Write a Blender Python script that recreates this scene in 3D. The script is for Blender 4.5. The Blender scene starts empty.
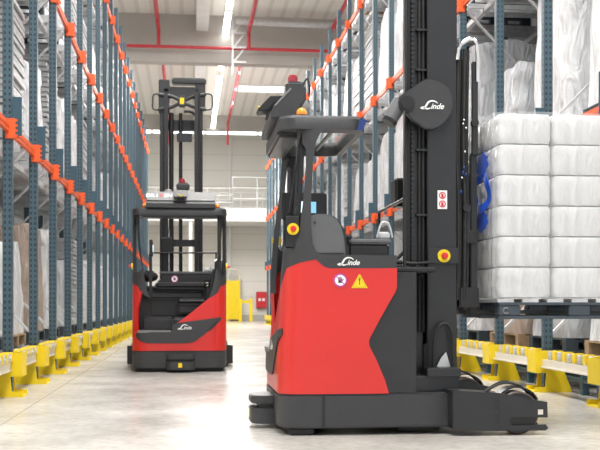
import bpy, bmesh, math, random
from mathutils import Vector, Matrix, noise
random.seed(7)
C = bpy.context.scene.collection
PI = math.pi
A = 0.1106; SA, CA = math.sin(A), math.cos(A)
CAM_H = 0.9; F = 1000.0; HOR = 305.0

def ray(px, py, Y):
    """pixel -> world point on the plane Y=const"""
    u = (px-300)/F
    t = Y/(CA-u*SA)
    return t*(SA+u*CA), CAM_H+(HOR-py)/F*t

# ---------------------------------------------------------------- materials
def newmat(name):
    m = bpy.data.materials.new(name); m.use_nodes = True
    nt = m.node_tree; b = nt.nodes['Principled BSDF']
    return m, nt, b
def mat(name, col, rough=0.5, metal=0.0, var=0.06, scale=8.0, bump=0.0, bscale=200.0, coat=0.0, spec=0.5):
    m, nt, b = newmat(name)
    N, L = nt.nodes, nt.links
    tc = N.new('ShaderNodeTexCoord')
    nz = N.new('ShaderNodeTexNoise'); nz.inputs['Scale'].default_value = scale; nz.inputs['Detail'].default_value = 4
    L.new(tc.outputs['Object'], nz.inputs['Vector'])
    cr = N.new('ShaderNodeValToRGB')
    cr.color_ramp.elements[0].position = .3; cr.color_ramp.elements[1].position = .7
    cr.color_ramp.elements[0].color = tuple(c*(1-var) for c in col)+(1,)
    cr.color_ramp.elements[1].color = tuple(min(1, c*(1+var)) for c in col)+(1,)
    L.new(nz.outputs['Fac'], cr.inputs['Fac']); L.new(cr.outputs['Color'], b.inputs['Base Color'])
    b.inputs['Roughness'].default_value = rough; b.inputs['Metallic'].default_value = metal
    b.inputs['Coat Weight'].default_value = coat; b.inputs['Coat Roughness'].default_value = 0.08
    b.inputs['Specular IOR Level'].default_value = spec
    if bump:
        n2 = N.new('ShaderNodeTexNoise'); n2.inputs['Scale'].default_value = bscale
        L.new(tc.outputs['Object'], n2.inputs['Vector'])
        bp = N.new('ShaderNodeBump'); bp.inputs['Strength'].default_value = bump; bp.inputs['Distance'].default_value = .01
        L.new(n2.outputs['Fac'], bp.inputs['Height']); L.new(bp.outputs['Normal'], b.inputs['Normal'])
    return m
def emit(name, col, s):
    m, nt, b = newmat(name)
    b.inputs['Base Color'].default_value = tuple(col)+(1,)
    b.inputs['Emission Color'].default_value = tuple(col)+(1,); b.inputs['Emission Strength'].default_value = s
    return m
def banded(name, c1, c2, axis, period, duty, rough=.6, metal=0., bump=.0, coord='Object'):
    """stripes of two colours / grooves along an axis"""
    m, nt, b = newmat(name); N, L = nt.nodes, nt.links
    tc = N.new('ShaderNodeTexCoord'); sp = N.new('ShaderNodeSeparateXYZ'); L.new(tc.outputs[coord], sp.inputs[0])
    md = N.new('ShaderNodeMath'); md.operation = 'PINGPONG'; md.inputs[1].default_value = period/2
    L.new(sp.outputs[axis], md.inputs[0])
    gt = N.new('ShaderNodeMath'); gt.operation = 'GREATER_THAN'; gt.inputs[1].default_value = period/2*duty
    L.new(md.outputs[0], gt.inputs[0])
    mx = N.new('ShaderNodeMix'); mx.data_type = 'RGBA'
    mx.inputs[6].default_value = tuple(c1)+(1,); mx.inputs[7].default_value = tuple(c2)+(1,)
    L.new(gt.outputs[0], mx.inputs[0]); L.new(mx.outputs[2], b.inputs['Base Color'])
    b.inputs['Roughness'].default_value = rough; b.inputs['Metallic'].default_value = metal
    if bump:
        bp = N.new('ShaderNodeBump'); bp.inputs['Strength'].default_value = bump; bp.inputs['Distance'].default_value = .03
        L.new(md.outputs[0], bp.inputs['Height']); L.new(bp.outputs['Normal'], b.inputs['Normal'])
    return m
def perforated(name, col, hole):
    """punched rack steel: rows of slots every 5 cm"""
    m, nt, b = newmat(name); N, L = nt.nodes, nt.links
    tc = N.new('ShaderNodeTexCoord'); sp = N.new('ShaderNodeSeparateXYZ'); L.new(tc.outputs['Object'], sp.inputs[0])
    def node(op, a, v=None, c=None):
        n = N.new('ShaderNodeMath'); n.operation = op
        if isinstance(a, float): n.inputs[0].default_value = a
        else: L.new(a, n.inputs[0])
        if v is not None:
            if isinstance(v, float): n.inputs[1].default_value = v
            else: L.new(v, n.inputs[1])
        return n.outputs[0]
    zz = node('PINGPONG', sp.outputs[2], .03)
    zh = node('GREATER_THAN', zz, .017)
    xa = node('ABSOLUTE', sp.outputs[0]); xr = node('LESS_THAN', node('ABSOLUTE', node('SUBTRACT', xa, .022)), .0085)
    ya = node('ABSOLUTE', sp.outputs[1]); yr = node('LESS_THAN', node('ABSOLUTE', node('SUBTRACT', ya, .018)), .0085)
    geo = N.new('ShaderNodeNewGeometry'); tr = N.new('ShaderNodeVectorTransform')
    tr.vector_type = 'NORMAL'; tr.convert_from = 'WORLD'; tr.convert_to = 'OBJECT'
    L.new(geo.outputs['Normal'], tr.inputs[0]); s2 = N.new('ShaderNodeSeparateXYZ'); L.new(tr.outputs[0], s2.inputs[0])
    fy = node('GREATER_THAN', node('ABSOLUTE', s2.outputs[1]), .5)
    fx = node('GREATER_THAN', node('ABSOLUTE', s2.outputs[0]), .5)
    hit = node('MULTIPLY', zh, node('MAXIMUM', node('MULTIPLY', fy, xr), node('MULTIPLY', fx, yr)))
    nz = N.new('ShaderNodeTexNoise'); nz.inputs['Scale'].default_value = 3
    L.new(tc.outputs['Object'], nz.inputs['Vector'])
    m1 = N.new('ShaderNodeMix'); m1.data_type = 'RGBA'; L.new(nz.outputs['Fac'], m1.inputs[0])
    m1.inputs[6].default_value = tuple(c*.85 for c in col)+(1,); m1.inputs[7].default_value = tuple(c*1.15 for c in col)+(1,)
    mx = N.new('ShaderNodeMix'); mx.data_type = 'RGBA'; L.new(hit, mx.inputs[0])
    L.new(m1.outputs[2], mx.inputs[6]); mx.inputs[7].default_value = tuple(hole)+(1,)
    L.new(mx.outputs[2], b.inputs['Base Color']); b.inputs['Roughness'].default_value = .45
    return m
def filmmat(name, col, var=.08):
    m, nt, b = newmat(name); N, L = nt.nodes, nt.links
    tc = N.new('ShaderNodeTexCoord'); mp = N.new('ShaderNodeMapping'); mp.inputs['Scale'].default_value = (1.5, 1.5, .5)
    L.new(tc.outputs['Object'], mp.inputs[0])
    nz = N.new('ShaderNodeTexNoise'); nz.inputs['Scale'].default_value = 5; nz.inputs['Detail'].default_value = 6; nz.inputs['Distortion'].default_value = 1.2
    L.new(mp.outputs[0], nz.inputs['Vector'])
    cr = N.new('ShaderNodeValToRGB'); cr.color_ramp.elements[0].position = .35; cr.color_ramp.elements[1].position = .7
    cr.color_ramp.elements[0].color = tuple(c*(1-var*2) for c in col)+(1,); cr.color_ramp.elements[1].color = tuple(min(1, c*(1+var)) for c in col)+(1,)  # tone range puts fold shade and highlights into the film colour
    L.new(nz.outputs['Fac'], cr.inputs[0]); L.new(cr.outputs[0], b.inputs['Base Color'])
    bp = N.new('ShaderNodeBump'); bp.inputs['Strength'].default_value = .8; bp.inputs['Distance'].default_value = .07
    L.new(nz.outputs['Fac'], bp.inputs['Height']); L.new(bp.outputs[0], b.inputs['Normal'])
    b.inputs['Roughness'].default_value = .24; b.inputs['Specular IOR Level'].default_value = .7
    return m
def clear(name, col, rough=.05, alpha=.25):
    m, nt, b = newmat(name)
    b.inputs['Base Color'].default_value = tuple(col)+(1,); b.inputs['Roughness'].default_value = rough
    b.inputs['Alpha'].default_value = alpha
    N, L = nt.nodes, nt.links
    nz = N.new('ShaderNodeTexNoise'); nz.inputs['Scale'].default_value = 6
    bp = N.new('ShaderNodeBump'); bp.inputs['Strength'].default_value = .15; bp.inputs['Distance'].default_value = .02
    L.new(nz.outputs['Fac'], bp.inputs['Height']); L.new(bp.outputs[0], b.inputs['Normal'])
    return m

M = {}
M['red'] = mat('red_paint', (.6, .016, .011), .3, 0, .03, 3, coat=.3)
M['grey'] = mat('anthracite_plastic', (.034, .035, .038), .42, 0, .06, 20, .12, 500)
M['grey2'] = mat('mast_steel_grey', (.027, .028, .03), .36, .25, .08, 5, .05, 300)
M['shell'] = mat('seat_shell_grey', (.1, .103, .11), .45, 0, .05, 10, .08, 400)
M['black'] = mat('black_plastic', (.012, .012, .013), .38, 0, .1, 10)
M['rubber'] = mat('black_rubber', (.015, .015, .015), .6, 0, .2, 15, .1, 150)
M['poly'] = mat('tan_wheel', (.045, .025, .02), .45, 0, .1, 15)
M['yellow'] = mat('yellow_paint', (.82, .6, .01), .42, 0, .05, 4)
M['white'] = mat('white_print', (.82, .82, .82), .5, 0, .02)
M['redprint'] = mat('red_print', (.6, .02, .03), .5, 0, .02)
M['pinkprint'] = mat('violet_print', (.45, .05, .3), .5, 0, .02)
M['blackprint'] = mat('black_print', (.02, .02, .02), .5, 0, .02)
M['silver'] = mat('silver_panel', (.2, .2, .2), .55, .0, .05, 6)
M['chrome'] = mat('polished_steel', (.75, .75, .77), .15, 1., .03)
M['post'] = perforated('blue_grey_rack_steel', (.055, .1, .13), (.01, .016, .02))
M['plateblue'] = mat('blue_guide_plate', (.035, .085, .12), .45, 0, .1, 5)
M['orange'] = mat('orange_beam', (.78, .12, .03), .42, 0, .08, 4)
M['galv'] = mat('galvanised_steel', (.56, .57, .58), .4, .35, .12, 12)
M['cream'] = mat('cream_rail', (.68, .64, .55), .5, 0, .06, 5)
M['wood'] = mat('pallet_wood', (.38, .26, .15), .75, 0, .25, 9)
M['darkpallet'] = mat('dark_plastic_pallet', (.045, .06, .075), .5, 0, .15, 9)
M['brown'] = filmmat('cardboard_under_film', (.5, .4, .33), .12)
M['film'] = filmmat('white_stretch_film', (.78, .795, .81), .12)
M['filmg'] = filmmat('grey_stretch_film', (.5, .52, .54), .15)
M['stack'] = banded('grey_sheet_stack', (.42, .43, .45), (.1, .105, .11), 2, .085, .62, .45, .3)
M['pack'] = filmmat('white_roll_pack_film', (.66, .66, .66), .09)
M['blue'] = mat('blue_print', (.02, .09, .55), .35, 0, .1, 12)
M['clear'] = clear('clear_film', (.9, .92, .95), .12, .22)
M['glass'] = clear('roof_glass', (.75, .8, .82), .04, .45)
M['concrete'] = mat('grey_concrete', (.43, .41, .38), .8, 0, .08, .8, .2, 12)
M['whitesteel'] = mat('white_painted_steel', (.78, .78, .76), .5, 0, .04, 3)
M['pipe'] = mat('red_sprinkler_pipe', (.5, .03, .045), .4, 0, .05)
M['navy'] = mat('navy_reflector', (.01, .035, .16), .3, 0, .05)
M['orangelens'] = mat('orange_lens', (.95, .3, .01), .2, 0, .05, coat=1)
M['redlens'] = mat('red_lens', (.3, .004, .02), .2, 0, .05, coat=1)
M['lamp'] = emit('led_tube', (1, .99, .96), 9)
M['window'] = emit('daylight_pane', (.97, .99, 1), 2.6)
M['screen'] = emit('screen_glow', (.18, .42, .62), .8)
M['screen2'] = emit('screen_page', (.7, .85, .9), .9)
M['teal'] = mat('teal_reflector', (.06, .16, .2), .3, 0, .05)

def wallmat():
    m = banded('white_ribbed_cladding', (.72, .7, .65), (.62, .6, .56), 2, .9, .93, .55, 0, .25)
    return m
M['cladding'] = wallmat()
M['ceiling'] = banded('ribbed_roof_sheet', (.74, .72, .67), (.62, .6, .55), 0, .5, .7, .6, 0, .4)
def floormat():
    m, nt, b = newmat('polished_concrete_floor'); N, L = nt.nodes, nt.links
    tc = N.new('ShaderNodeTexCoord')
    nz = N.new('ShaderNodeTexNoise'); nz.inputs['Scale'].default_value = 1.1; nz.inputs['Detail'].default_value = 9; nz.inputs['Roughness'].default_value = .62
    n2 = N.new('ShaderNodeTexNoise'); n2.inputs['Scale'].default_value = 14; n2.inputs['Detail'].default_value = 6
    L.new(tc.outputs['Object'], nz.inputs['Vector']); L.new(tc.outputs['Object'], n2.inputs['Vector'])
    cr = N.new('ShaderNodeValToRGB'); cr.color_ramp.elements[0].position = .3; cr.color_ramp.elements[1].position = .7
    cr.color_ramp.elements[0].color = (.43, .41, .38, 1); cr.color_ramp.elements[1].color = (.6, .58, .545, 1)
    L.new(nz.outputs['Fac'], cr.inputs[0])
    c2 = N.new('ShaderNodeValToRGB'); c2.color_ramp.elements[0].position = .35; c2.color_ramp.elements[1].position = .6
    c2.color_ramp.elements[0].color = (.86, .85, .84, 1); c2.color_ramp.elements[1].color = (1, 1, 1, 1)
    L.new(n2.outputs['Fac'], c2.inputs[0])
    mx = N.new('ShaderNodeMix'); mx.data_type = 'RGBA'; mx.blend_type = 'MULTIPLY'; mx.inputs[0].default_value = 1
    L.new(cr.outputs[0], mx.inputs[6]); L.new(c2.outputs[0], mx.inputs[7])
    # sawn joints
    sp = N.new('ShaderNodeSeparateXYZ'); L.new(tc.outputs['Object'], sp.inputs[0])
    outs = []
    for ax, off, per in ((0, 1.4, 6.0), (1, 1.1, 6.0)):
        a = N.new('ShaderNodeMath'); a.operation = 'ADD'; a.inputs[1].default_value = 60+off; L.new(sp.outputs[ax], a.inputs[0])
        p = N.new('ShaderNodeMath'); p.operation = 'PINGPONG'; p.inputs[1].default_value = per/2; L.new(a.outputs[0], p.inputs[0])
        g = N.new('ShaderNodeMath'); g.operation = 'LESS_THAN'; g.inputs[1].default_value = .006; L.new(p.outputs[0], g.inputs[0]); outs.append(g)
    mxx = N.new('ShaderNodeMath'); mxx.operation = 'MAXIMUM'; L.new(outs[0].outputs[0], mxx.inputs[0]); L.new(outs[1].outputs[0], mxx.inputs[1])
    m3 = N.new('ShaderNodeMix'); m3.data_type = 'RGBA'; L.new(mxx.outputs[0], m3.inputs[0]); L.new(mx.outputs[2], m3.inputs[6]); m3.inputs[7].default_value = (.3, .28, .26, 1)
    L.new(m3.outputs[2], b.inputs['Base Color'])
    r = N.new('ShaderNodeMapRange'); r.inputs[3].default_value = .12; r.inputs[4].default_value = .34; L.new(nz.outputs['Fac'], r.inputs[0]); L.new(r.outputs[0], b.inputs['Roughness'])
    bp = N.new('ShaderNodeBump'); bp.inputs['Strength'].default_value = .05; bp.inputs['Distance'].default_value = .01
    L.new(n2.outputs['Fac'], bp.inputs['Height']); L.new(bp.outputs[0], b.inputs['Normal'])
    return m
M['floor'] = floormat()

# ---------------------------------------------------------------- mesh helpers
class MB:
    def __init__(s): s.b = bmesh.new()
    def box(s, x0, x1, y0, y1, z0, z1, bev=0, mtx=None):
        r = bmesh.ops.create_cube(s.b, size=1)
        vs = r['verts']
        mt = Matrix.Translation(((x0+x1)/2, (y0+y1)/2, (z0+z1)/2)) @ Matrix.Diagonal((abs(x1-x0), abs(y1-y0), abs(z1-z0), 1))
        bmesh.ops.transform(s.b, matrix=mt, verts=vs)
        if bev:
            es = list({e for v in vs for e in v.link_edges})
            rr = bmesh.ops.bevel(s.b, geom=es, offset=bev, segments=3, affect='EDGES', clamp_overlap=True)
            vs = list({v for f in rr['faces'] for v in f.verts} | {v for v in vs if v.is_valid})
        if mtx: bmesh.ops.transform(s.b, matrix=mtx, verts=[v for v in vs if v.is_valid])
        return s
    def bar(s, p0, p1, w, h=None):
        """rectangular bar between two points"""
        p0, p1 = Vector(p0), Vector(p1); h = h or w
        d = p1-p0; q = d.to_track_quat('Z', 'Y').to_matrix().to_4x4()
        r = bmesh.ops.create_cube(s.b, size=1)
        bmesh.ops.transform(s.b, matrix=Matrix.Translation((p0+p1)/2) @ q @ Matrix.Diagonal((w, h, d.length, 1)), verts=r['verts'])
        return s
    def cyl(s, p0, p1, r0, r1=None, seg=20):
        p0, p1 = Vector(p0), Vector(p1); d = p1-p0; r1 = r0 if r1 is None else r1
        q = d.to_track_quat('Z', 'Y').to_matrix().to_4x4()
        r = bmesh.ops.create_cone(s.b, cap_ends=True, segments=seg, radius1=r0, radius2=r1, depth=d.length)
        bmesh.ops.transform(s.b, matrix=Matrix.Translation((p0+p1)/2) @ q, verts=r['verts'])
        return s
    def ball(s, c, r, sx=1, sy=1, sz=1, seg=16):
        q = bmesh.ops.create_uvsphere(s.b, u_segments=seg*2, v_segments=seg, radius=r)
        bmesh.ops.transform(s.b, matrix=Matrix.Translation(c) @ Matrix.Diagonal((sx, sy, sz, 1)), verts=q['verts'])
        return s
    def tube(s, pts, r, seg=10, smooth=4):
        P = [Vector(p) for p in pts]
        if smooth > 1 and len(P) > 2:
            Q = []
            for i in range(len(P)-1):
                a = P[max(i-1, 0)]; b = P[i]; c = P[i+1]; d = P[min(i+2, len(P)-1)]
                for k in range(smooth):
                    t = k/smooth
                    Q.append(.5*((2*b)+(-a+c)*t+(2*a-5*b+4*c-d)*t*t+(-a+3*b-3*c+d)*t**3))
            Q.append(P[-1]); P = Q
        rings = []; up = Vector((.13, .21, .97)).normalized()
        for i, p in enumerate(P):
            d = (P[min(i+1, len(P)-1)]-P[max(i-1, 0)]).normalized()
            x = d.cross(up)
            if x.length < .1: x = d.cross(Vector((1, 0, 0)))
            x.normalize(); y = d.cross(x)
            rings.append([s.b.verts.new(p+x*r*math.cos(2*PI*k/seg)+y*r*math.sin(2*PI*k/seg)) for k in range(seg)])
        for a, b in zip(rings, rings[1:]):
            for k in range(seg): s.b.faces.new((a[k], a[(k+1) % seg], b[(k+1) % seg], b[k]))
        s.b.faces.new(rings[0]); s.b.faces.new(rings[-1][::-1])
        return s
    def prism(s, poly, lo, hi, axis='y', bev=0):
        """extrude a 2D outline; axis y: (x,z), axis x: (y,z), axis z: (x,y)"""
        def co(p, h):
            return {'y': (p[0], h, p[1]), 'x': (h, p[0], p[1]), 'z': (p[0], p[1], h)}[axis]
        a = [s.b.verts.new(co(p, lo)) for p in poly]; b = [s.b.verts.new(co(p, hi)) for p in poly]
        n = len(poly); fs = [s.b.faces.new(a), s.b.faces.new(b[::-1])]
        for i in range(n): fs.append(s.b.faces.new((a[i], b[i], b[(i+1) % n], a[(i+1) % n])))
        bmesh.ops.recalc_face_normals(s.b, faces=fs)
        if bev:
            es = list({e for e in fs[0].edges} | {e for e in fs[1].edges})
            bmesh.ops.bevel(s.b, geom=es, offset=bev, segments=2, affect='EDGES', clamp_overlap=True)
        return s
    def lathe(s, prof, c, axis='z', seg=28):
        rings = []
        for r, h in prof:
            ring = []
            for k in range(seg):
                a = 2*PI*k/seg; u, v = r*math.cos(a), r*math.sin(a)
                p = {'z': (u, v, h), 'y': (u, h, v), 'x': (h, u, v)}[axis]
                ring.append(s.b.verts.new(Vector(c)+Vector(p)))
            rings.append(ring)
        fs = []
        for a, b in zip(rings, rings[1:]):
            for k in range(seg): fs.append(s.b.faces.new((a[k], a[(k+1) % seg], b[(k+1) % seg], b[k])))
        fs.append(s.b.faces.new(rings[0])); fs.append(s.b.faces.new(rings[-1]))
        bmesh.ops.recalc_face_normals(s.b, faces=fs)
        return s
    def mesh(s, name, m, smooth=True):
        me = bpy.data.meshes.new(name)
        bmesh.ops.recalc_face_normals(s.b, faces=s.b.faces[:])
        s.b.to_mesh(me); s.b.free(); me.materials.append(m)
        if smooth and len(me.polygons):
            me.polygons.foreach_set('use_smooth', [True]*len(me.polygons))
            me.set_sharp_from_angle(angle=math.radians(32))
        return me
    def build(s, name, m, parent=None, loc=(0, 0, 0), smooth=True, bev=0):
        o = bpy.data.objects.new(name, s.mesh(name, m, smooth)); C.objects.link(o); o.parent = parent; o.location = loc
        if bev:
            md = o.modifiers.new('bevel', 'BEVEL'); md.width = bev; md.segments = 2; md.limit_method = 'ANGLE'; md.angle_limit = math.radians(40)
            md.harden_normals = False
        return o
def tag(o, label=None, cat=None, group=None, kind=None):
    if label: o['label'] = label
    if cat: o['category'] = cat
    if group: o['group'] = group
    if kind: o['kind'] = kind
    return o
def empty(name, loc, rz=0):
    o = bpy.data.objects.new(name, None); C.objects.link(o); o.location = loc; o.rotation_euler = (0, 0, rz)
    o.empty_display_size = .2
    return o
def link(name, me, parent=None, loc=(0, 0, 0), rot=(0, 0, 0), scale=None):
    o = bpy.data.objects.new(name, me); C.objects.link(o); o.parent = parent; o.location = loc; o.rotation_euler = rot
    if scale: o.scale = scale
    return o
def copy_tree(o, parent=None):
    c = o.copy(); C.objects.link(c); c.parent = parent
    for ch in list(o.children): copy_tree(ch, c)
    return c
def text(s, size, m, parent, loc, rot, shear=0, name='lettering', spacing=1.0, bold=.0):
    cu = bpy.data.curves.new(name, 'FONT'); cu.body = s; cu.size = size; cu.extrude = .0012; cu.shear = shear
    cu.align_x = 'CENTER'; cu.align_y = 'CENTER'; cu.space_character = spacing; cu.offset = bold
    t = bpy.data.objects.new(name, cu); C.objects.link(t)
    dg = bpy.context.evaluated_depsgraph_get()
    me = bpy.data.meshes.new_from_object(t.evaluated_get(dg))
    bpy.data.objects.remove(t); bpy.data.curves.remove(cu)
    me.materials.clear(); me.materials.append(m)
    return link(name, me, parent, loc, rot)
def ribbon(b, pts, w, th=.0015):
    """flat stroke in the XY plane, extruded a little"""
    P = [Vector((p[0], p[1], 0)) for p in pts]; Q = []
    for i in range(len(P)-1):
        a = P[max(i-1, 0)]; bb = P[i]; c = P[i+1]; d = P[min(i+2, len(P)-1)]
        for k in range(6):
            t = k/6; Q.append(.5*((2*bb)+(-a+c)*t+(2*a-5*bb+4*c-d)*t*t+(-a+3*bb-3*c+d)*t**3))
    Q.append(P[-1]); n = len(Q); L_, R_ = [], []
    for i, p in enumerate(Q):
        d = (Q[min(i+1, n-1)]-Q[max(i-1, 0)]).normalized(); nn = Vector((-d.y, d.x, 0))
        f = w*(.35+.65*math.sin(PI*min(max(i/(n-1), .06), .94)))/2
        L_.append(p+nn*f); R_.append(p-nn*f)
    for z in (0, th):
        l = [b.verts.new(p+Vector((0, 0, z))) for p in L_]; r = [b.verts.new(p+Vector((0, 0, z))) for p in R_]
        for i in range(n-1): b.faces.new((l[i], r[i], r[i+1], l[i+1]))
def logo(width, parent, loc, rot, m):
    """script word mark, width = overall width in metres"""
    k = width/3.3
    b = MB()
    ribbon(b.b, [(-1.65*k, .12*k), (-1.45*k, .0*k), (-1.15*k, .03*k), (-.9*k, .35*k), (-.6*k, .8*k), (-.2*k, 1.0*k), (.3*k, .95*k), (.62*k, .72*k)], .24*k)
    ribbon(b.b, [(-1.55*k, .05*k), (-1.35*k, .18*k), (-1.1*k, .1*k), (-.7*k, -.02*k), (-.3*k, .1*k)], .24*k)
    o = b.build('logo_swash', m, parent, loc); o.rotation_euler = rot
    R = Matrix.Rotation(rot[2], 3, 'Z') @ Matrix.Rotation(rot[0], 3, 'X')
    p = Vector(loc)+R @ Vector((.55*k, .3*k, 0))
    text('inde', 1.02*k, m, parent, p, rot, .35, 'lettering', .98, .018*k)
    return o

# ---------------------------------------------------------------- the hall
def struct(o): o['kind'] = 'structure'; return o
WY = 57.0; CZ = 11.0
struct(MB().box(-12, 16, -6, WY+.3, -.2, 0).build('floor', M['floor']))
struct(MB().box(-12, 16, -6, WY+.3, CZ, CZ+.2).build('ceiling', M['ceiling']))
struct(MB().box(-12, 16, WY, WY+.3, 0, CZ).build('wall_back', M['cladding']))
struct(MB().box(-12.2, -12, -6, WY+.3, 0, CZ).build('wall_left', M['cladding']))
struct(MB().box(16, 16.2, -6, WY+.3, 0, CZ).build('wall_right', M['cladding']))
struct(MB().box(-12, 16, WY-.06, WY, 0, .35).build('baseboard_back', M['concrete']))
n = 0
for Y, z0 in ((18.5, 9.3), (35.0, 9.35), (53.5, 10.25)):
    n += 1; struct(MB().box(-12, 16, Y, Y+.5, z0, CZ).build('trim_%d' % n, M['concrete']))
for x in (-6.0, .25, 7.8):
    n += 1; struct(MB().box(x, x+.42, -6, WY, CZ-.55, CZ).build('trim_%d' % n, M['whitesteel']))
# bright lamp line high on the back wall, built as glowing window panes
w = empty('window_1', (0, WY-.02, 0)); struct(w)
for i in range(9):
    x0 = -11+i*3
    MB().box(x0, x0+2.85, -.05, 0, 10.6, 10.82).build('pane', M['window'], w)
MB().box(-11.1, 15.9, -.08, .01, 10.52, 10.59).build('window_frame', M['whitesteel'], w)
# skylights along the roof
n = 1
for (x0, x1, y0, y1) in ((2.3, 4.9, 45.8, 47.0), (5.9, 8.5, 45.6, 47.2)):
    n += 1
    w = empty('window_%d' % n, ((x0+x1)/2, (y0+y1)/2, CZ)); struct(w)
    hx, hy = (x1-x0)/2, (y1-y0)/2
    MB().box(-hx, hx, -hy, hy, -.03, .0).build('pane', M['window'], w)
    b = MB()
    b.box(-hx-.08, hx+.08, -hy-.08, -hy, -.08, 0).box(-hx-.08, hx+.08, hy, hy+.08, -.08, 0).box(-hx-.08, -hx, -hy, hy, -.08, 0).box(hx, hx+.08, -hy, hy, -.08, 0)
    b.build('window_frame', M['whitesteel'], w)

# LED strip lights over the aisle
ORD = ['first', 'second', 'third', 'fourth', 'fifth', 'sixth', 'seventh', 'eighth', 'ninth', 'tenth', 'eleventh', 'twelfth', 'thirteenth',
       'fourteenth', 'fifteenth', 'sixteenth', 'seventeenth', 'eighteenth', 'nineteenth', 'twentieth', 'twenty-first', 'twenty-second', 'twenty-third', 'twenty-fourth', 'twenty-fifth']
tl = MB().box(-.06, .06, 0, 3.9, .02, .09).mesh('housing', M['whitesteel']); tt = MB().box(-.1, .1, .05, 3.85, 0, .02).mesh('led_tube', M['lamp'])
tw = MB().cyl((0, 0, .09), (0, 0, .645), .008, seg=6).mesh('suspension_wire', M['galv'])
yy = 28.2; i = 0
while yy < 52:
    if not (34.9 < yy+2 < 35.0):
        e = empty('strip_light', (1.27, yy, CZ-.65)); link('housing', tl, e); link('led_tube', tt, e); link('suspension_wire', tw, e, (0, .4, 0)); link('suspension_wire', tw, e, (0, 3.5, 0))
        tag(e, 'white LED strip light over the aisle, %s of the line towards the far wall' % ORD[i], 'ceiling light', 'LED strip lights in a line over the aisle'); i += 1
    yy += 4.15 if i != 3 else 4.9
# sprinkler pipes
def pipe(name, pts, r, label, parent_extra=None):
    o = MB().tube(pts, r, 10, 1).build(name, M['pipe']); tag(o, label, 'pipe', 'red sprinkler pipes under the roof'); return o
pipe('sprinkler_pipe', [(-12, 34.55, 9.75), (16, 34.55, 9.75)], .055, 'long red sprinkler main crossing the hall before the concrete beam')
for (x, y0, y1, lab) in ((2.0, 36, 52, 'red branch pipe right of the strip lights, running to the far wall'), (-1.0, 36, 52, 'red branch pipe left of the strip lights, above the farther truck mast'),
                    (2.05, 20, 34.5, 'red branch pipe right of the strip lights, ending at the near concrete beam'), (-1.03, 20, 34.5, 'red branch pipe at upper left, ending at the near concrete beam'),
                    (4.85, 20, 34.5, 'red branch pipe above the right hand rack')):
    z = 10.3
    pts = [(x, y0, z), (x, y1, z)]
    o = MB().tube(pts, .07, 10, 1)
    for q in range(int(y0)+1, int(y1), 3): o.cyl((x, q, z), (x, q, z-.2), .03, seg=8)
    o.cyl((x, y1-.05, z+.05), (x, y1-.05, 9.75 if y1 < 40 else 9.2), .06, seg=8)
    tag(o.build('sprinkler_pipe', M['pipe']), lab, 'pipe', 'red sprinkler pipes under the roof')
tag(MB().cyl((1.6, 34.1, 10.55), (9, 34.4, 10.55), .1).build('ventilation_duct', M['galv']), 'thin galvanised round duct running along the near concrete beam', 'duct')
b = MB()
for q in (0, .45): b.box(1.47, 1.52, 34.3+q, 34.33+q, 8.9, 10.9)
for z in (9.2, 9.7, 10.2): b.bar((1.5, 34.3, z), (1.85, 34.3, z+.45), .05); b.box(1.45, 1.95, 34.28, 34.33, z, z+.06)
tag(b.build('cable_bracket', M['galv']), 'galvanised lattice bracket hanging on the near concrete beam beside the strip lights', 'bracket')

# mezzanine with railing against the far wall
mz = empty('mezzanine', (0, 53.2, 0)); tag(mz, 'grey steel mezzanine walkway with white railings in front of the far wall', 'platform')
MB().box(-4.5, 9, 0, 3.4, 5.35, 5.95).build('deck', M['whitesteel'], mz)
for x in (-4.2, .0, 4.9, 8.6): MB().box(x, x+.18, .1, .28, 0, 5.35).build('column', M['whitesteel'], mz)
def rail(x0, x1, y, z0, h, parent, m, nm='railing', r=.03):
    b = MB(); k = max(1, int((x1-x0)/1.2))
    for i in range(k+1): b.cyl((x0+(x1-x0)*i/k, y, z0), (x0+(x1-x0)*i/k, y, z0+h), r, seg=8)
    for q in (.35, .68, 1): b.cyl((x0, y, z0+h*q), (x1, y, z0+h*q), r, seg=8)
    b.box(x0, x1, y-.01, y+.01, z0, z0+.12)
    return b.build(nm, m, parent)
rail(-4.4, 2.3, .1, 5.95, 1.15, mz, M['whitesteel']); rail(2.3, 8.9, .1, 5.95, 1.75, mz, M['whitesteel'])
rail(-4.4, 8.9, 2.2, 5.95, 1.15, mz, M['whitesteel'])
b = MB()
for i in range(14):
    x = 1.0+i*.5+random.random()*.2; b.box(x, x+.2+random.random()*.15, 1.2, 1.5, 5.96, 6.15+random.random()*.25, .02)
tag(b.build('stored_boxes', M['blackprint']), 'row of small dark boxes stored on the mezzanine deck', 'boxes', None, 'stuff')
# yellow door, barrier, hose cabinet
x0, z0 = ray(227, 322, 55.5); x1, z1 = ray(239, 283, 55.5)
yd = empty('safety_gate', ((x0+x1)/2, 55.5, 0)); tag(yd, 'tall solid yellow safety gate panel standing before the far wall', 'gate')
hw = (x1-x0)/2
MB().box(-hw, hw, -.03, .03, .1, 2.25, .01).build('panel', M['yellow'], yd)
for sx in (-hw, hw): MB().box(sx-.05, sx+.05, -.05, .05, 0, 2.3).build('post', M['yellow'], yd)
yb = empty('crash_barrier', (3.08, 54.6, 0)); tag(yb, 'low yellow crash barrier with posts beside the tall yellow gate', 'barrier')
for sx in (-.3, .28): MB().box(sx-.09, sx+.09, -.09, .09, 0, 1.25, .01).build('post', M['yellow'], yb)
MB().box(-.3, .28, -.05, .05, 1.0, 1.15).build('rail', M['yellow'], yb)
ya, _ = ray(113, 322, 50); 
x0, z0 = ray(256, 308, 56.8); x1, z1 = ray(267.5, 290.5, 56.8)
hc = empty('hose_cabinet', ((x0+x1)/2, WY-.02, z0)); tag(hc, 'red wall mounted fire hose cabinet on the far wall', 'cabinet')
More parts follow.
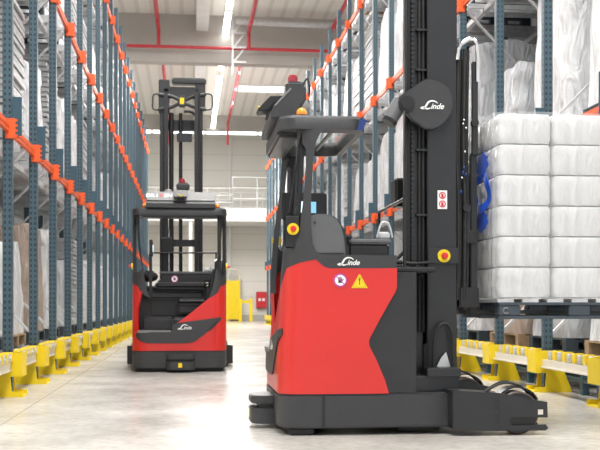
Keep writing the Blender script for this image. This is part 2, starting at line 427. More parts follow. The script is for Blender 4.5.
MB().box(-.32, .32, -.25, 0, 0, .92, .01).build('body', M['pipe'], hc)
MB().box(-.3, .3, -.28, -.25, .02, .9, .01).build('door', M['redprint'], hc)
MB().box(-.2, -.05, -.285, -.28, .4, .55).box(.02, .17, -.285, -.28, .4, .55).build('sign', M['white'], hc)
b = MB().tube([(2.0, 56.2, 0), (2.0, 56.2, 2.7), (2.2, 56.2, 2.9), (2.65, 56.2, 2.9), (2.85, 56.2, 2.7), (2.85, 56.2, 0)], .06, 8, 1)
tag(b.build('pipe_arch', M['cream']), 'cream tubular arch framing the yellow gate', 'frame')

tag(MB().cyl((2.3, WY-.1, 0), (2.3, WY-.1, 10.4), .09).build('downpipe', M['whitesteel']), 'white vertical downpipe on the far wall beside the yellow gate', 'pipe')
# ---------------------------------------------------------------- racks
def post_mesh(h):
    b = MB(); w, d, t = .046, .04, .006
    b.box(-w, w, -d, -d+t, 0, h).box(-w, -w+t, -d, d, 0, h).box(w-t, w, -d, d, 0, h)
    b.box(-w, -w+.02, d-t, d, 0, h).box(w-.02, w, d-t, d, 0, h)
    return b.mesh('post', M['post'], False)
def foot_mesh(sg):
    """yellow column guard; sg=+1 the aisle lies to +X"""
    P = [(-.07, .43), (.15, .43), (.15, .2), (.035, .2), (.05, .055), (.16, .055), (.16, 0), (-.24, 0)]
    b = MB()
    for y in (-.085, .17):
        b.prism([(sg*x, z) for x, z in P], y, y+.012, 'y')
    b.box(min(sg*.137, sg*.149), max(sg*.137, sg*.149), -.085, .18, .2, .43)
    b.prism([(sg*x, z) for x, z in [(-.07, .43), (-.058, .43), (-.228, 0), (-.24, 0)]], -.085, .182, 'y')
    b.box(min(sg*.03, sg*.16), max(sg*.03, sg*.16), -.085, .182, 0, .012)
    return b.mesh('column_guard', M['yellow'], False)
def brace_mesh(depth, h, z0, sg):
    """zigzag between the front post and the next one; sg=+1 aisle to +X"""
    b = MB(); z = z0; k = 0; d = -sg*depth
    while z < h-.3:
        st = 1.1; z2 = min(z+st, h-.1)
        b.bar((0 if k % 2 == 0 else d, 0, z), (d if k % 2 == 0 else 0, 0, z2), .04, .025)
        z = z2; k += 1
        if k % 2 == 0: b.bar((0, 0, z), (d, 0, z), .04, .025)
    return b.mesh('brace', M['galv'], False)
def connector_mesh(sg):
    b = MB(); b.box(-.05, .05, -.06, .06, -.13, .07, .006)
    for y in (-.05, .05):
        for z in (-.1, -.05, 0, .05): b.box(sg*.05, sg*.07, y-.008, y+.008, z-.012, z+.012)
    return b.mesh('beam_connector', M['orange'], False)
def beam_mesh(sp, sg):
    b = MB(); b.box(-.02, .02, .06, sp-.06, -.06, .04).box(-.026, .026, .06, sp-.06, -.015, .0)
    return b.mesh('beam', M['orange'], False)
def track_mesh(sp, depth, sg):
    """roller bed of one bay seen from below: rails running into the rack with rollers"""
    b = MB(); d0, d1 = -sg*.12, -sg*depth
    lo, hi = min(d0, d1), max(d0, d1)
    for y in (.2, .42, sp-.42, sp-.2): b.box(lo, hi, y-.02, y+.02, -.06, .04)
    n = int(depth/.17)
    for i in range(n):
        x = lo+.08+i*.17
        b.cyl((x, .22, .035), (x, .4, .035), .022, seg=8); b.cyl((x, sp-.4, .035), (x, sp-.22, .035), .022, seg=8)
    for q in range(4):
        x = lo+.2+q*(hi-lo-.4)/3; b.box(x-.03, x+.03, .03, sp-.03, -.13, -.06)
    return b.mesh('roller_track', M['galv'], False)

def make_rack(name, label, X, sg, Y0, sp, k0, k1, levels, top, depths):
    r = empty(name, (X, 0, 0)); tag(r, label, 'rack')
    pm = post_mesh(top-.0); fm = foot_mesh(sg); bm_ = brace_mesh(1.1, top, .55, sg); cm = connector_mesh(sg); be = beam_mesh(sp, sg); tm = track_mesh(sp, depths[-1], sg)
    pl = MB().box(-.004, .004, -.0, .0, 0, 1)  # placeholder freed below
    pl.b.free()
    gp = MB().box(min(sg*.05, sg*.14), max(sg*.05, sg*.14), -.05, -.035, -.22, .16, .003).box(min(sg*.046, sg*.056), max(sg*.046, sg*.056), -.05, .06, -.22, .16).mesh('guide_plate', M['plateblue'], False)
    rl = MB(); rl.box(-.06, .02, .0, sp, .26, .34).box(-.08, .03, 0, sp, .255, .27); rl = rl.mesh('guide_rail', M['cream'], False)
    offs = []; y = .2
    while y < sp-.12: offs.append(y); y += .13
    rb = MB().box(-.05, .045, -.042, .042, .345, .43, .006).cyl((-.056, 0, .385), (.056, 0, .385), .02, seg=8).mesh('rail_bracket', M['galv'], False)
    ry = MB().box(-.05, .045, -.042, .042, .345, .44, .006).mesh('rail_stop', M['yellow'], False)
    far = [MB(), MB()]
    sb = MB()
    for q in range(3): sb.box(-sg*.25-.035, -sg*.25+.035, .3+q*.42, .37+q*.42, 0, .3)
    sb.box(-sg*.25-.03, -sg*.25+.03, 0, sp, .12, .16)
    sbm = sb.mesh('rail_support', M['plateblue'], False)
    pmb = post_mesh(top)
    for k in range(k0, k1+1):
        y = Y0+sp*k
        p = link('post', pm, r, (0, y, 0))
        link('column_guard', fm, p, (0, 0, 0))
        for d in depths[1:]: link('rear_post', pmb, r, (-sg*d, y, 0))
        link('brace', bm_, r, (0, y, 0))
        for li, z in enumerate(levels):
            link('beam_connector', cm, p, (sg*.03, 0, z))
            if li == 0: link('guide_plate', gp, p, (sg*.0, 0, z+.12))
        if k < k1:
            for z in levels:
                link('beam', be, r, (sg*.0, y, z))
                link('roller_track', tm, r, (0, y, z+.02))
            g = link('guide_rail', rl, r, (sg*.02, y, 0)); link('rail_support', sbm, g)
            for i, oy in enumerate(offs):
                if k < k0+8: link('rail_bracket' if i % 2 else 'rail_stop', rb if i % 2 else ry, g, (0, oy, 0))
                else: far[i % 2].box(sg*.02-.05, sg*.02+.045, y+oy-.035, y+oy+.035, .345, .425)
            link('roller_track', tm, r, (0, y, .33))
    tag(far[0].build('rail_stop', M['yellow'], r, smooth=False), kind='stuff'); tag(far[1].build('rail_bracket', M['galv'], r, smooth=False), kind='stuff')
    return r
LX, LY, LS, LL = -1.77, 10.1, 1.63, (2.66, 4.97, 7.42)
RX, RY, RS, RL = 3.7, 10.05, 1.61, (2.66, 5.0, 7.42)
LK0, LK1, RK0, RK1 = -1, 20, -1, 23
make_rack('pallet_rack', 'tall blue-grey pallet rack with orange beams left of the farther truck', LX, +1, LY, LS, LK0, LK1, LL, 8.15, (0, 1.1, 2.5, 3.9))
make_rack('pallet_rack', 'tall blue-grey pallet rack with orange beams right of the nearer truck', RX, -1, RY, RS, RK0, RK1, RL, 8.2, (0, 1.1, 2.5, 3.9))

# pallets
def pallet_mesh(w, d, m):
    b = MB()   # w along x, d along y, height .144, base at z=0
    for i in range(7): x = -w/2+.05+i*(w-.1)/6; b.box(x-.05, x+.05, -d/2, d/2, .122, .144)
    for y in (-d/2+.05, 0, d/2-.05):
        b.box(-w/2, w/2, y-.05, y+.05, .1, .122); b.box(-w/2, w/2, y-.05, y+.05, 0, .022)
        for x in (-w/2+.07, 0, w/2-.07): b.box(x-.07, x+.07, y-.05, y+.05, .022, .1)
    return b.mesh('pallet', m, False)
PM = [pallet_mesh(1.1, .0+1.15, M['wood']), pallet_mesh(1.1, 1.15, M['darkpallet'])]
def goods_mesh(seed, w, d, h, m, slump=.0, taper=.0, rough=.02):
    b = bmesh.new(); bmesh.ops.create_cube(b, size=1)
    bmesh.ops.subdivide_edges(b, edges=b.edges[:], cuts=11, use_grid_fill=True)
    for v in b.verts:
        c = v.co; r = 4
        # rounded corners
        x, y, z = c.x*2, c.y*2, c.z*2
        L_ = (abs(x)**10+abs(y)**10)**.1
        mx = max(abs(x), abs(y), 1e-6)
        if L_ > 1: x, y = x/L_*1.0, y/L_*1.0
        tz = (z+1)/2
        tp = 1-taper*tz**2
        if z > .98: tp *= .97
        nn = noise.noise(Vector((x*1.7+seed*7, y*1.7, z*2.3)))
        n2 = noise.noise(Vector((x*4+seed*3, y*4+9, z*6)))
        f = 1+rough*nn*2+rough*.8*n2
        band = 1-.012*abs(math.sin(tz*PI*h/.42))
        v.co = Vector((x*w/2*tp*f*band, y*d/2*tp*f*band, tz*h+(slump*nn*1.5 if z > .9 else 0)))
    s = MB(); s.b.free(); s.b = b
    return s.mesh('wrapped_goods', m)
def stack_mesh(seed, w, d, h):
    """stack of thin sheets, each jogged a little"""
    random.seed(seed); b = MB(); z = 0
    while z < h:
        j = random.uniform(-.02, .02); b.box(-w/2+j, w/2+j, -d/2+j, d/2-j*.5, z, z+.05); z += .075
        b.box(-w/2+.06, w/2-.06, -d/2+.05, d/2-.05, z-.027, z+.002)
    return b.mesh('sheet_stack', M['galv'], False)
GH = {}
def goods(kind, h):
    key = (kind, round(h, 1))
    if key not in GH:
        if kind == 'stack': GH[key] = [stack_mesh(3, 1.05, 1.1, h)]
        else:
            mm = {'white': M['film'], 'grey': M['filmg'], 'brown': M['brown']}[kind]
            GH[key] = [goods_mesh(s+{'white': 0, 'grey': 10, 'brown': 20}[kind], 1.1, 1.15, h, mm, .05, .05 if s else .12, .025) for s in range(2)]
    return random.choice(GH[key])
DESC = {'white': 'white wrapped pallet load', 'grey': 'greyish wrapped pallet load', 'brown': 'brown carton pallet load', 'stack': 'pallet of thin grey sheets'}
def fill_rack(side, X, sg, Y0, sp, k0, k1, decks, tops, pick, deep):
    for k in range(k0, k1):
        yc = Y0+sp*(k+.5)
        for li, (z, zt) in enumerate(zip(decks, tops)):
            for dd in range(deep if k < 5 else 1):
                kind, hf = pick(k, li, dd)
                if kind is None: continue
                h = round((zt-z-.35)*hf, 1)
                rr = random.Random(k*31+li*7+dd)
                e = empty('wrapped_pallet' if kind != 'stack' else 'sheet_pallet', (X-sg*(.85+dd*1.35), yc+rr.uniform(-.03, .03), z))
                link('pallet', PM[0 if rr.random() < .12 else 1], e)
                me = goods(kind, h)
                g = link('goods', me, e, (0, 0, .145), (0, 0, PI if rr.random() < .5 else 0))
                lev = ['floor level', 'second level', 'third level', 'top level'][li]
                row = ['', ', middle row', ', rearmost row'][dd]
                tag(e, '%s, %s rack, %s, %s bay back%s' % (DESC[kind], side, lev, ORD[k-k0], row), 'pallet load', 'pallet loads in the %s rack' % side)
def pickL(k, li, dd):
    r = random.Random(k*13+li*5+dd*101)
    if dd: return ('stack' if r.random() < .25 else 'grey', r.uniform(.75, .95))
    t = {(0, 0): ('white', .8), (1, 0): ('white', .6), (2, 0): ('brown', .75), (0, 1): ('white', .92), (1, 1): ('stack', .9), (2, 1): ('white', .72), (3, 1): ('stack', .85), (-1, 1): ('white', .95), (1, 2): ('stack', .9), (0, 2): ('white', .95)}
    if (k, li) in t: return t[(k, li)]
    return (r.choice(['white', 'white', 'grey', 'stack', 'white']), r.choice([.55, .7, .8, .9]))
def pickR(k, li, dd):
    r = random.Random(k*17+li*3+dd*77+5)
    if dd: return ('white' if r.random() < .45 else 'stack' if li else 'white', r.uniform(.7, .95))
    t = {(0, 0): ('grey', .7), (1, 0): ('brown', .7), (0, 1): ('white', .98), (1, 1): ('grey', .5), (-1, 1): ('white', 1.0), (2, 1): ('grey', .9), (0, 0): ('grey', .6), (3, 1): ('stack', .95), (3, 2): ('stack', .95), (4, 2): ('stack', .9)}
    if (k, li) in t: return t[(k, li)]
    return (r.choice(['white', 'white', 'grey', 'white', 'stack']), r.choice([.7, .8, .9, .95]))
fill_rack('left', LX, 1, LY, LS, LK0, LK1, (.4,)+tuple(z+.085 for z in LL), LL+(8.6,), pickL, 2)
fill_rack('right', RX, -1, RY, RS, RK0, RK1, (.4,)+tuple(z+.085 for z in RL), RL+(8.6,), pickR, 3)

# ---------------------------------------------------------------- reach truck
TY0 = 6.82; TX0 = .613; W = 1.27; R = .17
BY0 = 13.5; BXR = ray(227, 300, BY0)[0]
def lean(z):
    T = [(0, 0), (.5, 0), (1.1, .03), (1.5, .06), (1.85, .09), (2.2, .1)]
    for (a, b), (c, d) in zip(T, T[1:]):
        if z <= c: return b+(d-b)*max(0, (z-a))/(c-a)
    return .1
def SF(px, py, dy=0):
    X, Z = ray(px, py, TY0+dy); return X-TX0, Z
def RF(px, py, dx=0):
    X, Z = ray(px, py, BY0+dx); return BXR-X, Z
def s_side(px, py):
    x, z = SF(px, py); d = x-lean(z)
    if d >= R: return (-d, z)
    th = math.asin(max(0, min(1, 1-max(d, 0)/R))); return (2*R*th/(PI/2)-R, z)
def s_rear(px, py):
    y, z = RF(px, py); m = y > W/2; d = W-y if m else y
    if d < R: th = math.acos(max(0, min(1, 1-max(d, 0)/R))); d = 2*R*th/(PI/2)-R
    return (W-d if m else d, z)
def surf(s, z, off=0.0):
    """body skin: point at running length s round the rear, height z, off outward"""
    x0 = lean(z); mir = False
    if s > W/2: s = W-s; mir = True
    if s <= -R: p = Vector((x0-s, -off, z))
    elif s >= R: p = Vector((x0-off, s, z))
    else:
        th = (s+R)/(2*R)*PI/2
        p = Vector((x0+R-(R+off)*math.sin(th), R-(R+off)*math.cos(th), z))
    if mir: p.y = W-p.y
    return p
def skin(poly, th, name, m, parent, off=0.0, step=.03):
    b = bmesh.new(); f = b.faces.new([b.verts.new((p[0], p[1], 0)) for p in poly])
    xs = [p[0] for p in poly]; zs = [p[1] for p in poly]
    cuts = []
    x = -1.2
    while x < W+1.2:
        if abs(x) <= R+.01 or abs(x-W) <= R+.01: d = .02
        else: d = .12
        cuts.append(x); x += d
    for x in cuts:
        if min(xs) < x < max(xs):
            bmesh.ops.bisect_plane(b, geom=b.verts[:]+b.edges[:]+b.faces[:], plane_co=(x, 0, 0), plane_no=(1, 0, 0), dist=1e-5)
    z = min(zs)+.1
    while z < max(zs):
        bmesh.ops.bisect_plane(b, geom=b.verts[:]+b.edges[:]+b.faces[:], plane_co=(0, z, 0), plane_no=(0, 1, 0), dist=1e-5); z += .1
    bmesh.ops.triangulate(b, faces=b.faces[:])
    bmesh.ops.remove_doubles(b, verts=b.verts[:], dist=1e-5)
    sz = {v: (v.co.x, v.co.y) for v in b.verts}
    inner = {}
    outer_faces = b.faces[:]; bedges = [e for e in b.edges if e.is_boundary]
    for v in list(b.verts):
        s_, z_ = sz[v]; v.co = surf(s_, z_, off); inner[v] = b.verts.new(surf(s_, z_, off-th))
    for f in outer_faces:
        try: b.faces.new([inner[v] for v in f.verts][::-1])
        except ValueError: pass
    for e in bedges:
        a, c = e.verts
        try: b.faces.new((a, c, inner[c], inner[a]))
        except ValueError: pass
    s = MB(); s.b.free(); s.b = b
    return s.build(name, m, parent)
def mirror(poly): return [(W-s, z) for s, z in poly][::-1]

def emergency(parent, loc, axis, r=.045):
    """yellow disc with red mushroom button, facing -axis"""
    d = Vector((0, 1, 0)) if axis == 'far' else Vector((0, -1, 0)); p = Vector(loc)
    e = MB().cyl(p, p+d*.02, r, seg=28).build('emergency_plate', M['yellow'], parent)
    MB().cyl(p+d*.02, p+d*.04, r*.35).cyl(p+d*.04, p+d*.055, r*.52, r*.45).build('emergency_button', M['redprint'], e)
    return e
def hand_sign(parent, c, r, axis='y'):
    """round prohibition sign with a hand"""
    rot = (PI/2, 0, 0) if axis == 'y' else (PI/2, 0, -PI/2)
    b = MB().cyl((0, 0, 0), (0, 0, .002), r, seg=32); o = b.build('warning_sticker', M['white'], parent, c); o.rotation_euler = rot
    b = MB()
    for k in range(32):
        a0, a1 = 2*PI*k/32, 2*PI*(k+1)/32
        vs = [b.b.verts.new((q*r*math.cos(a), q*r*math.sin(a), .0035)) for q, a in ((.8, a0), (1, a0), (1, a1), (.8, a1))]
        b.b.faces.new(vs)
    b.bar((-.6*r, .6*r, .003), (.6*r, -.6*r, .003), .12*r, .002)
    b.build('ring', M['pinkprint'], o)
    b = MB().box(-.3*r, .25*r, -.4*r, .1*r, .002, .003)
    for i in range(4): b.box((-.3+.15*i)*r, (-.2+.15*i)*r, .1*r, (.4+.08*(i in (1, 2)))*r, .002, .003)
    b.bar((.25*r, -.1*r, .0025), (.48*r, .15*r, .0025), .12*r, .001)
    b.build('hand_mark', M['blackprint'], o)

def make_truck(name, label, loc, rz, carriage_z, raised):
    T = empty(name, loc, rz); tag(T, label, 'forklift')
    # --- chassis
    ch = []
    for k in range(9):
        th = k/8*PI/2; ch.append((R-R*math.sin(th), R-R*math.cos(th)))
    ch = ch[::-1]   # from rear (0,R) ... to side (R,0)
    plan = [(1.27, 0)]+[(x, y) for x, y in ch[::-1]]+[(x, W-y) for x, y in ch]+[(1.27, W)]
    plan = [(1.27, 0)]+[(R-R*math.sin(k/8*PI/2), R-R*math.cos(k/8*PI/2)) for k in range(9)]+[(R-R*math.cos(k/8*PI/2), W-R+R*math.sin(k/8*PI/2)) for k in range(9)]+[(1.27, W)]
    c = MB().prism(plan, .05, .285, 'z', .012).build('chassis', M['grey'], T)
    gx = SF(322, 400)[0]
    MB().box(gx, gx+.022, -.003, .01, .06, .283).build('chassis_joint', M['black'], c)
    b = MB()
    for px, py in ((339, 413.5), (349.5, 413.5), (339, 422), (349.5, 422)):
        x, z = SF(px, py); b.cyl((x, -.002, z), (x, .01, z), .006, seg=10)
    b.build('bolt', M['black'], c)
    MB().box(gx-.22, gx-.05, .0+.04, W-.04, .0, .05, .01).build('skid_pad', M['rubber'], T); MB().box(.85, 1.15, .1, W-.1, .012, .05, .01).build('skid_pad', M['rubber'], T)
    MB().cyl((.35, W/2-.06, .12), (.35, W/2+.06, .12), .12).build('drive_wheel', M['rubber'], T)
    # --- red bodywork skin
    near = [s_side(*p) for p in ((389, 391), (385, 380), (377, 361), (369.5, 346), (369, 342), (370, 338), (380, 319), (396, 291), (397, 287), (397, 268), (330, 268.3), (325, 267), (321, 264), (316, 259.5), (308, 260.8), (300, 262.8), (293, 265.5), (287.5, 268.5))]
    near[0] = (near[0][0], .287)
    rear = [s_rear(*p) for p in ((218, 292.7), (208, 299), (200, 305.5), (192, 312), (183, 319), (177, 323), (172, 325.5), (171.5, 332))]
    rearl = [s_rear(*p) for p in ((138, 332), (137, 322), (137, 313), (137.6, 308), (140, 299), (142.4, 291.5))]
    far = [(W-s, z) for s, z in near][::-1]
    poly = near+rear+rearl+far
    skin(poly, .03, 'body_panel', M['red'], T)
    # --- dark side frame with pillars
    Anear = [s_rear(*p) for p in ((218, 292.7), (209, 298.3), (211.5, 291), (214.5, 279), (217, 266), (219.5, 252), (221.5, 235), (222, 216))]
    Aside = [s_side(*p) for p in ((303, 128), (299, 145), (295.5, 175), (291.5, 203), (288, 224), (286.8, 234), (288.5, 240), (294, 241.5), (300, 262.8), (293, 265.5), (287.5, 268.5))]
    A_ = Anear+Aside
    B_ = [s_side(*p) for p in ((300, 262.8), (294, 241.5), (297, 240.5), (299.5, 234), (303.5, 200), (306.5, 148), (303, 143), (303, 128), (326, 128), (320.5, 133), (316, 142), (312.8, 165), (311, 200), (311.2, 225), (312.5, 243), (316, 251.5), (322, 254.5), (396.5, 255.3), (396.5, 268), (330, 268.3), (325, 267), (321, 264), (316, 259.5), (308, 260.8))]
    f1 = skin(A_, .045, 'roof_pillar', M['grey'], T, .001); f2 = skin(B_, .045, 'side_frame', M['grey'], T, .002)
    skin(mirror(A_), .045, 'roof_pillar', M['grey'], T, .001); skin(mirror(B_), .045, 'side_frame', M['grey'], T, .002)
    x, z = SF(293, 229); emergency(T, (x, .012, z), 'y', .04); emergency(T, (x, W-.012, z), 'far', .04)
    MB().box(x-.055, x+.055, .03, .05, z-.13, z+.1, .01).build('button_housing', M['black'], T)
    a = SF(300, 132, .1); c = SF(292.5, 240, .1)
    MB().bar((a[0]+.02, .1, a[1]), (c[0]+.03, .1, c[1]), .05, .03).bar((a[0]-.005, .09, a[1]), (c[0], .09, c[1]), .018, .018).build('cable_duct', M['black'], T)
    # --- rear trim panel with vents and word mark
    pan = [s_rear(*p) for p in ((220.5, 317), (221, 320), (215, 325.5), (205, 334), (197, 340), (192, 342.5), (186, 343.3), (148, 343.3), (142, 342), (137, 338.5), (135.5, 334.5), (138, 331.5), (171.5, 331.5), (172, 325.5), (177, 323))]
    pan = [(p[0], p[1]) for p in pan]
    skin(pan, .012, 'rear_trim_panel', M['grey'], T, .01)
    for i in range(6):
        z = .555+i*.022; q = .1+(.67-z)*1.0
        skin([(q+.06, z-.004), (q, z), (q, z+.012), (q+.06, z+.008)], .004, 'vent_slot', M['black'], T, .0125)
    st = MB(); y0, z0 = RF(137.5, 331.5); y1, _ = RF(171, 331)
    st.box(-.008, .08, y1, y0, z0-.02, z0+.012, .004)
    for i in range(12): yy = y1+.02+i*(y0-y1-.03)/12; st.box(-.012, .07, yy, yy+.015, z0+.01, z0+.022)
    st.build('step_edge', M['silver'], T)
    y_, z_ = RF(185, 328.5); logo(.2, T, (-.006, y_, z_-.01), (PI/2, 0, -PI/2), M['white'])
    y_, z_ = RF(182, 332.2); text('R 16', .05, M['redprint'], T, (-.004, y_, z_), (PI/2, 0, -PI/2), .2, 'model_mark', 1, .002)
    # --- cabin interior
    MB().box(.05, .66, .08, W-.05, .44, .5).build('cab_floor', M['grey'], T)
    b = MB(); y0, z0 = RF(151, 317); y1, z1 = RF(180, 293)
    b.box(.6, .66, .06, W-.05, .5, 1.16, .02); b.build('bulkhead', M['grey'], T)
    MB().box(.38, .66, .70, W-.10, .52, .74, .05).build('foot_ramp', M['grey'], T)
    MB().box(.16, .62, .08, .74, .5, .74, .04).build('seat_pedestal', M['grey'], T)
    b = MB(); b.box(.5, .66, .3, W-.14, .98, 1.1, .03); b.build('dash_support', M['grey'], T)
    MB().box(.36, .62, .26, W-.3, 1.12, 1.24, .04).build('dash_pad', M['black'], T)
    y_, z_ = RF(174.5, 278.8, .3); hand_sign(T, (.357, y_, z_), .048, 'x')
    y_, z_ = RF(149, 275, .3); MB().ball((.42, y_, z_-.02), .12, 1.1, 1.0, .62).build('control_pod', M['black'], T)
    MB().cyl((.4, y_, z_+.03), (.4, y_, z_+.06), .06).build('steering_knob', M['rubber'], T)
    y0, z0 = RF(151, 316, .58); y1, z1 = RF(181, 297, .58)
    MB().box(.585, .6, y1, y0, z0, z1, .007).build('leg_recess_shade', M['black'], T)  # flat black plate on the bulkhead imitates the dark of a recess
    # seat facing across the truck
    seat = MB().box(.2, .62, .26, .68, .9, 1.0, .045).build('seat_cushion', M['black'], T)
    MB().box(.24, .58, .3, .66, .78, .9, .02).cyl((.3, .5, .74), (.3, .5, .8), .03).build('seat_suspension', M['black'], seat)
    bk = MB().box(-.15, .15, -.05, .06, 0, .52, .05, Matrix.Translation((.38, .2, .92)) @ Matrix.Rotation(math.radians(9), 4, 'X')).build('seat_backrest', M['black'], T)
    sh = [SF(*p, .0) for p in ((310, 254.5), (309, 235), (309, 222), (311, 215.5), (316, 213.6), (326, 213.4), (333, 215.2), (338, 219), (342, 226), (344.5, 236), (346.5, 254.5))]
    MB().prism(sh, .02, .075, 'y', .012).build('seat_shell', M['shell'], T)
    sh2 = [SF(*p, .0) for p in ((312, 254), (312, 216), (326, 213), (336, 215), (341, 219), (346, 228), (348.5, 238), (350.5, 254))]
    MB().prism(sh2, .075, .16, 'y', .015).build('seat_shell_rim', M['black'], T)
    b = MB()
    for px, py in ((315, 222.5), (311.5, 239.5)):
        x, z = SF(px, py); b.cyl((x, .012, z), (x, .03, z), .009, seg=12)
    b.build('shell_screw', M['black'], T)
    # console behind seat
    x0, z0 = SF(348, 252, .1); x1, z1 = SF(390, 240, .1)
    MB().box(x0, x1, .1, .9, z0-.05, z1-.02, .02).build('console', M['black'], T)
    MB().box(x0+.01, x1+.01, .08, .92, z1-.03, z1+.01, .012).build('console_lid', M['shell'], T)
    b = MB(); x, z = SF(380, 238, .25); b.tube([(x-.03, .2, z), (x, .2, z+.1), (x+.05, .2, z+.1), (x+.08, .2, z)], .008, 8).box(x-.02, x+.06, .18, .3, z-.01, z+.04, .01)
    b.build('cable_loop', M['galv'], T)
    # monitor on the far side
    x0, z0 = SF(282, 214, 1.0); x1, z1 = SF(327, 193, 1.0)
    mo = MB().box(x0, x1, 1.0, 1.04, z0-.05, z1, .01).build('monitor', M['black'], T)
    a0, c0 = SF(294, 212.5, 1.0); a1, c1 = SF(303, 201.5, 1.0); MB().box(a0, a1, .992, .999, c0, c1).build('screen', M['screen2'], mo)
    a0, c0 = SF(304.5, 213, 1.0); a1, c1 = SF(316, 202, 1.0); MB().box(a0, a1, .992, .999, c0, c1).build('screen', M['screen'], mo)
    MB().box((x0+x1)/2-.03, (x0+x1)/2+.03, 1.01, 1.05, 1.0, z0-.03).build('monitor_stand', M['black'], T)
    # --- roof
    xr = SF(367, 125)[0]
    def ring(x0, x1, y0, y1, r, n=6):
        P = []
        for cx, cy, a in ((x1-r, y0+r, -PI/2), (x1-r, y1-r, 0), (x0+r, y1-r, PI/2), (x0+r, y0+r, PI)):
            for k in range(n+1): t = a+k/n*PI/2; P.append((cx+r*math.cos(t), cy+r*math.sin(t)))
        return P
    zt = 2.205; zb = 2.1
    out = ring(-.0, xr, 0, W, .12); inn = ring(.14, xr-.05, .09, W-.09, .08)
    b = MB(); n_ = len(out)
    V = [[b.b.verts.new((p[0], p[1], z)) for p in q] for q, z in ((out, zt-.02), (out, zb+.01), (inn, zb), (inn, zt))]
    O2 = [b.b.verts.new((p[0]*.97+.01, p[1]*.98+.012, zt)) for p in out]
    for i in range(n_):
        j = (i+1) % n_
        b.b.faces.new((V[0][i], V[0][j], V[1][j], V[1][i])); b.b.faces.new((V[1][i], V[1][j], V[2][j], V[2][i]))
        b.b.faces.new((V[2][i], V[2][j], V[3][j], V[3][i])); b.b.faces.new((V[3][i], V[3][j], O2[j], O2[i])); b.b.faces.new((O2[i], O2[j], V[0][j], V[0][i]))
    rf = b.build('overhead_guard', M['grey'], T)
    b = MB(); b.box(.13, xr-.04, .08, W-.08, zt-.035, zt-.02); b.build('roof_glass', M['glass'], T)
    b = MB()
    for i in range(1): x = .4; b.box(x-.01, x+.01, .08, W-.08, zb+.03, zb+.05)
    b.build('guard_bar', M['grey'], rf)
    MB().box(-.0, .16, .12, W-.12, zb-.03, zb+.03, .02).build('rear_header', M['black'], T)
    b = MB(); x, z = SF(361, 123); MB().prism([(xr-.07, zb+.005), (xr-.03, zb+.005), (xr+.0, zt-.03), (xr-.045, zt-.01)], -.004, .01, 'y').build('blue_reflector', M['navy'], T)
    # --- navigation box on the roof
    q = [SF(*p, .155) for p in ((271, 119), (271, 111), (280, 101), (292.5, 88), (306, 86.5), (306.5, 99), (301, 107.5), (297, 118))]
    bx = MB().prism(q, .155, 1.08, 'y', .012).build('navigation_box', M['grey'], T)
    p0, p1 = Vector((q[1][0], 0, q[1][1])), Vector((q[3][0], 0, q[3][1]))
    nrm = Vector((-(p1-p0).z, 0, (p1-p0).x)).normalized()
    a = p0.lerp(p1, .22)+nrm*.002; c_ = p0.lerp(p1, .97)+nrm*.002
    b = MB(); b.prism([(a.x, a.z), (c_.x, c_.z), (c_.x+nrm.x*.012, c_.z+nrm.z*.012), (a.x+nrm.x*.012, a.z+nrm.z*.012)], .165, 1.07, 'y'); b.build('silver_plate', M['silver'], bx)
    # lettering on the plate
    ang = math.atan2((p1-p0).z, (p1-p0).x)
    ce = p0.lerp(p1, .6)+nrm*.016
    rotm = Matrix(((0, (p1-p0).normalized().x, nrm.x), (-1, 0, 0), (0, (p1-p0).normalized().z, nrm.z)))
    eu = rotm.to_euler()
    yl = .93
    for ch_, k in zip('DRIVEN', range(6)):
        text(ch_, .085, M['redprint'] if ch_ == 'V' else M['white'], bx, (ce.x, 1.05-.057*k, ce.z), eu, 0, 'lettering', 1, .003)
    for yl in (.125, 1.11):
        l = MB().ball((.17, yl, zt+.035), .038, 1, .8, 1.05, 10).build('turn_light', M['orangelens'], T)
        MB().cyl((.17, yl, zt-.0), (.17, yl, zt+.02), .042).build('lamp_base', M['black'], l)
    # scanner head
    q = [SF(*p, .55) for p in ((257.5, 109.5), (270, 96.5), (283, 96), (283, 100.5), (275, 102.5), (268, 111), (259, 111.5))]
    sc = MB().prism(q, .53, .71, 'y', .008).build('scanner_head', M['black'], T)
    q = [SF(*p, .55) for p in ((266, 117), (268, 106), (275, 100), (284, 100), (284, 117))]
    MB().prism(q, .57, .67, 'y').build('scanner_neck', M['grey'], T)
    x, z = SF(259, 110, .55); b = MB()
    b.bar((x+.004, .65, z+.035), (x-.001, .62, z-.0), .014, .012).bar((x+.004, .59, z+.035), (x-.001, .62, z), .014, .012); b.build('scanner_mark', M['yellow'], sc)
    x0, z0 = SF(286, 90, .5); x1, z1 = SF(304, 81, .5)
    MB().box(x0, x1, .5, .68, z0-.03, z1, .02).build('antenna_box', M['grey'], T)
    xb, zb_ = SF(293, 81, .58)
    be = MB().lathe([(.036, 0), (.038, .03), (.036, .05), (.028, .055)], (xb, .6, z1)).build('beacon', M['redlens'], T)
    MB().cyl((xb, .6, z1+.055), (xb, .6, z1+.06), .03).build('beacon_cap', M['redprint'], be)
    b = MB(); b.tube([(x1, .55, z1-.02), (x1+.03, .55, z1+.03), (x1+.05, .55, z1-.04), (x1+.04, .55, z1-.1)], .007, 8); b.build('antenna_cable', M['black'], T)
    MB().lathe([(.07, 0), (.065, .03), (.045, .06), (.015, .075)], (.24, .79, zt+.2)).build('antenna_dome', M['silver'], T)
    # --- word mark and stickers on the near side
    x, z = SF(349, 263.2); logo(.165, T, (x, -.006, z-.012), (PI/2, 0, 0), M['white'])
    x, z = SF(340.2, 280.2); hand_sign(T, (x, -.004, z), .047)
    x, z = SF(359.5, 281.5); r_ = .057
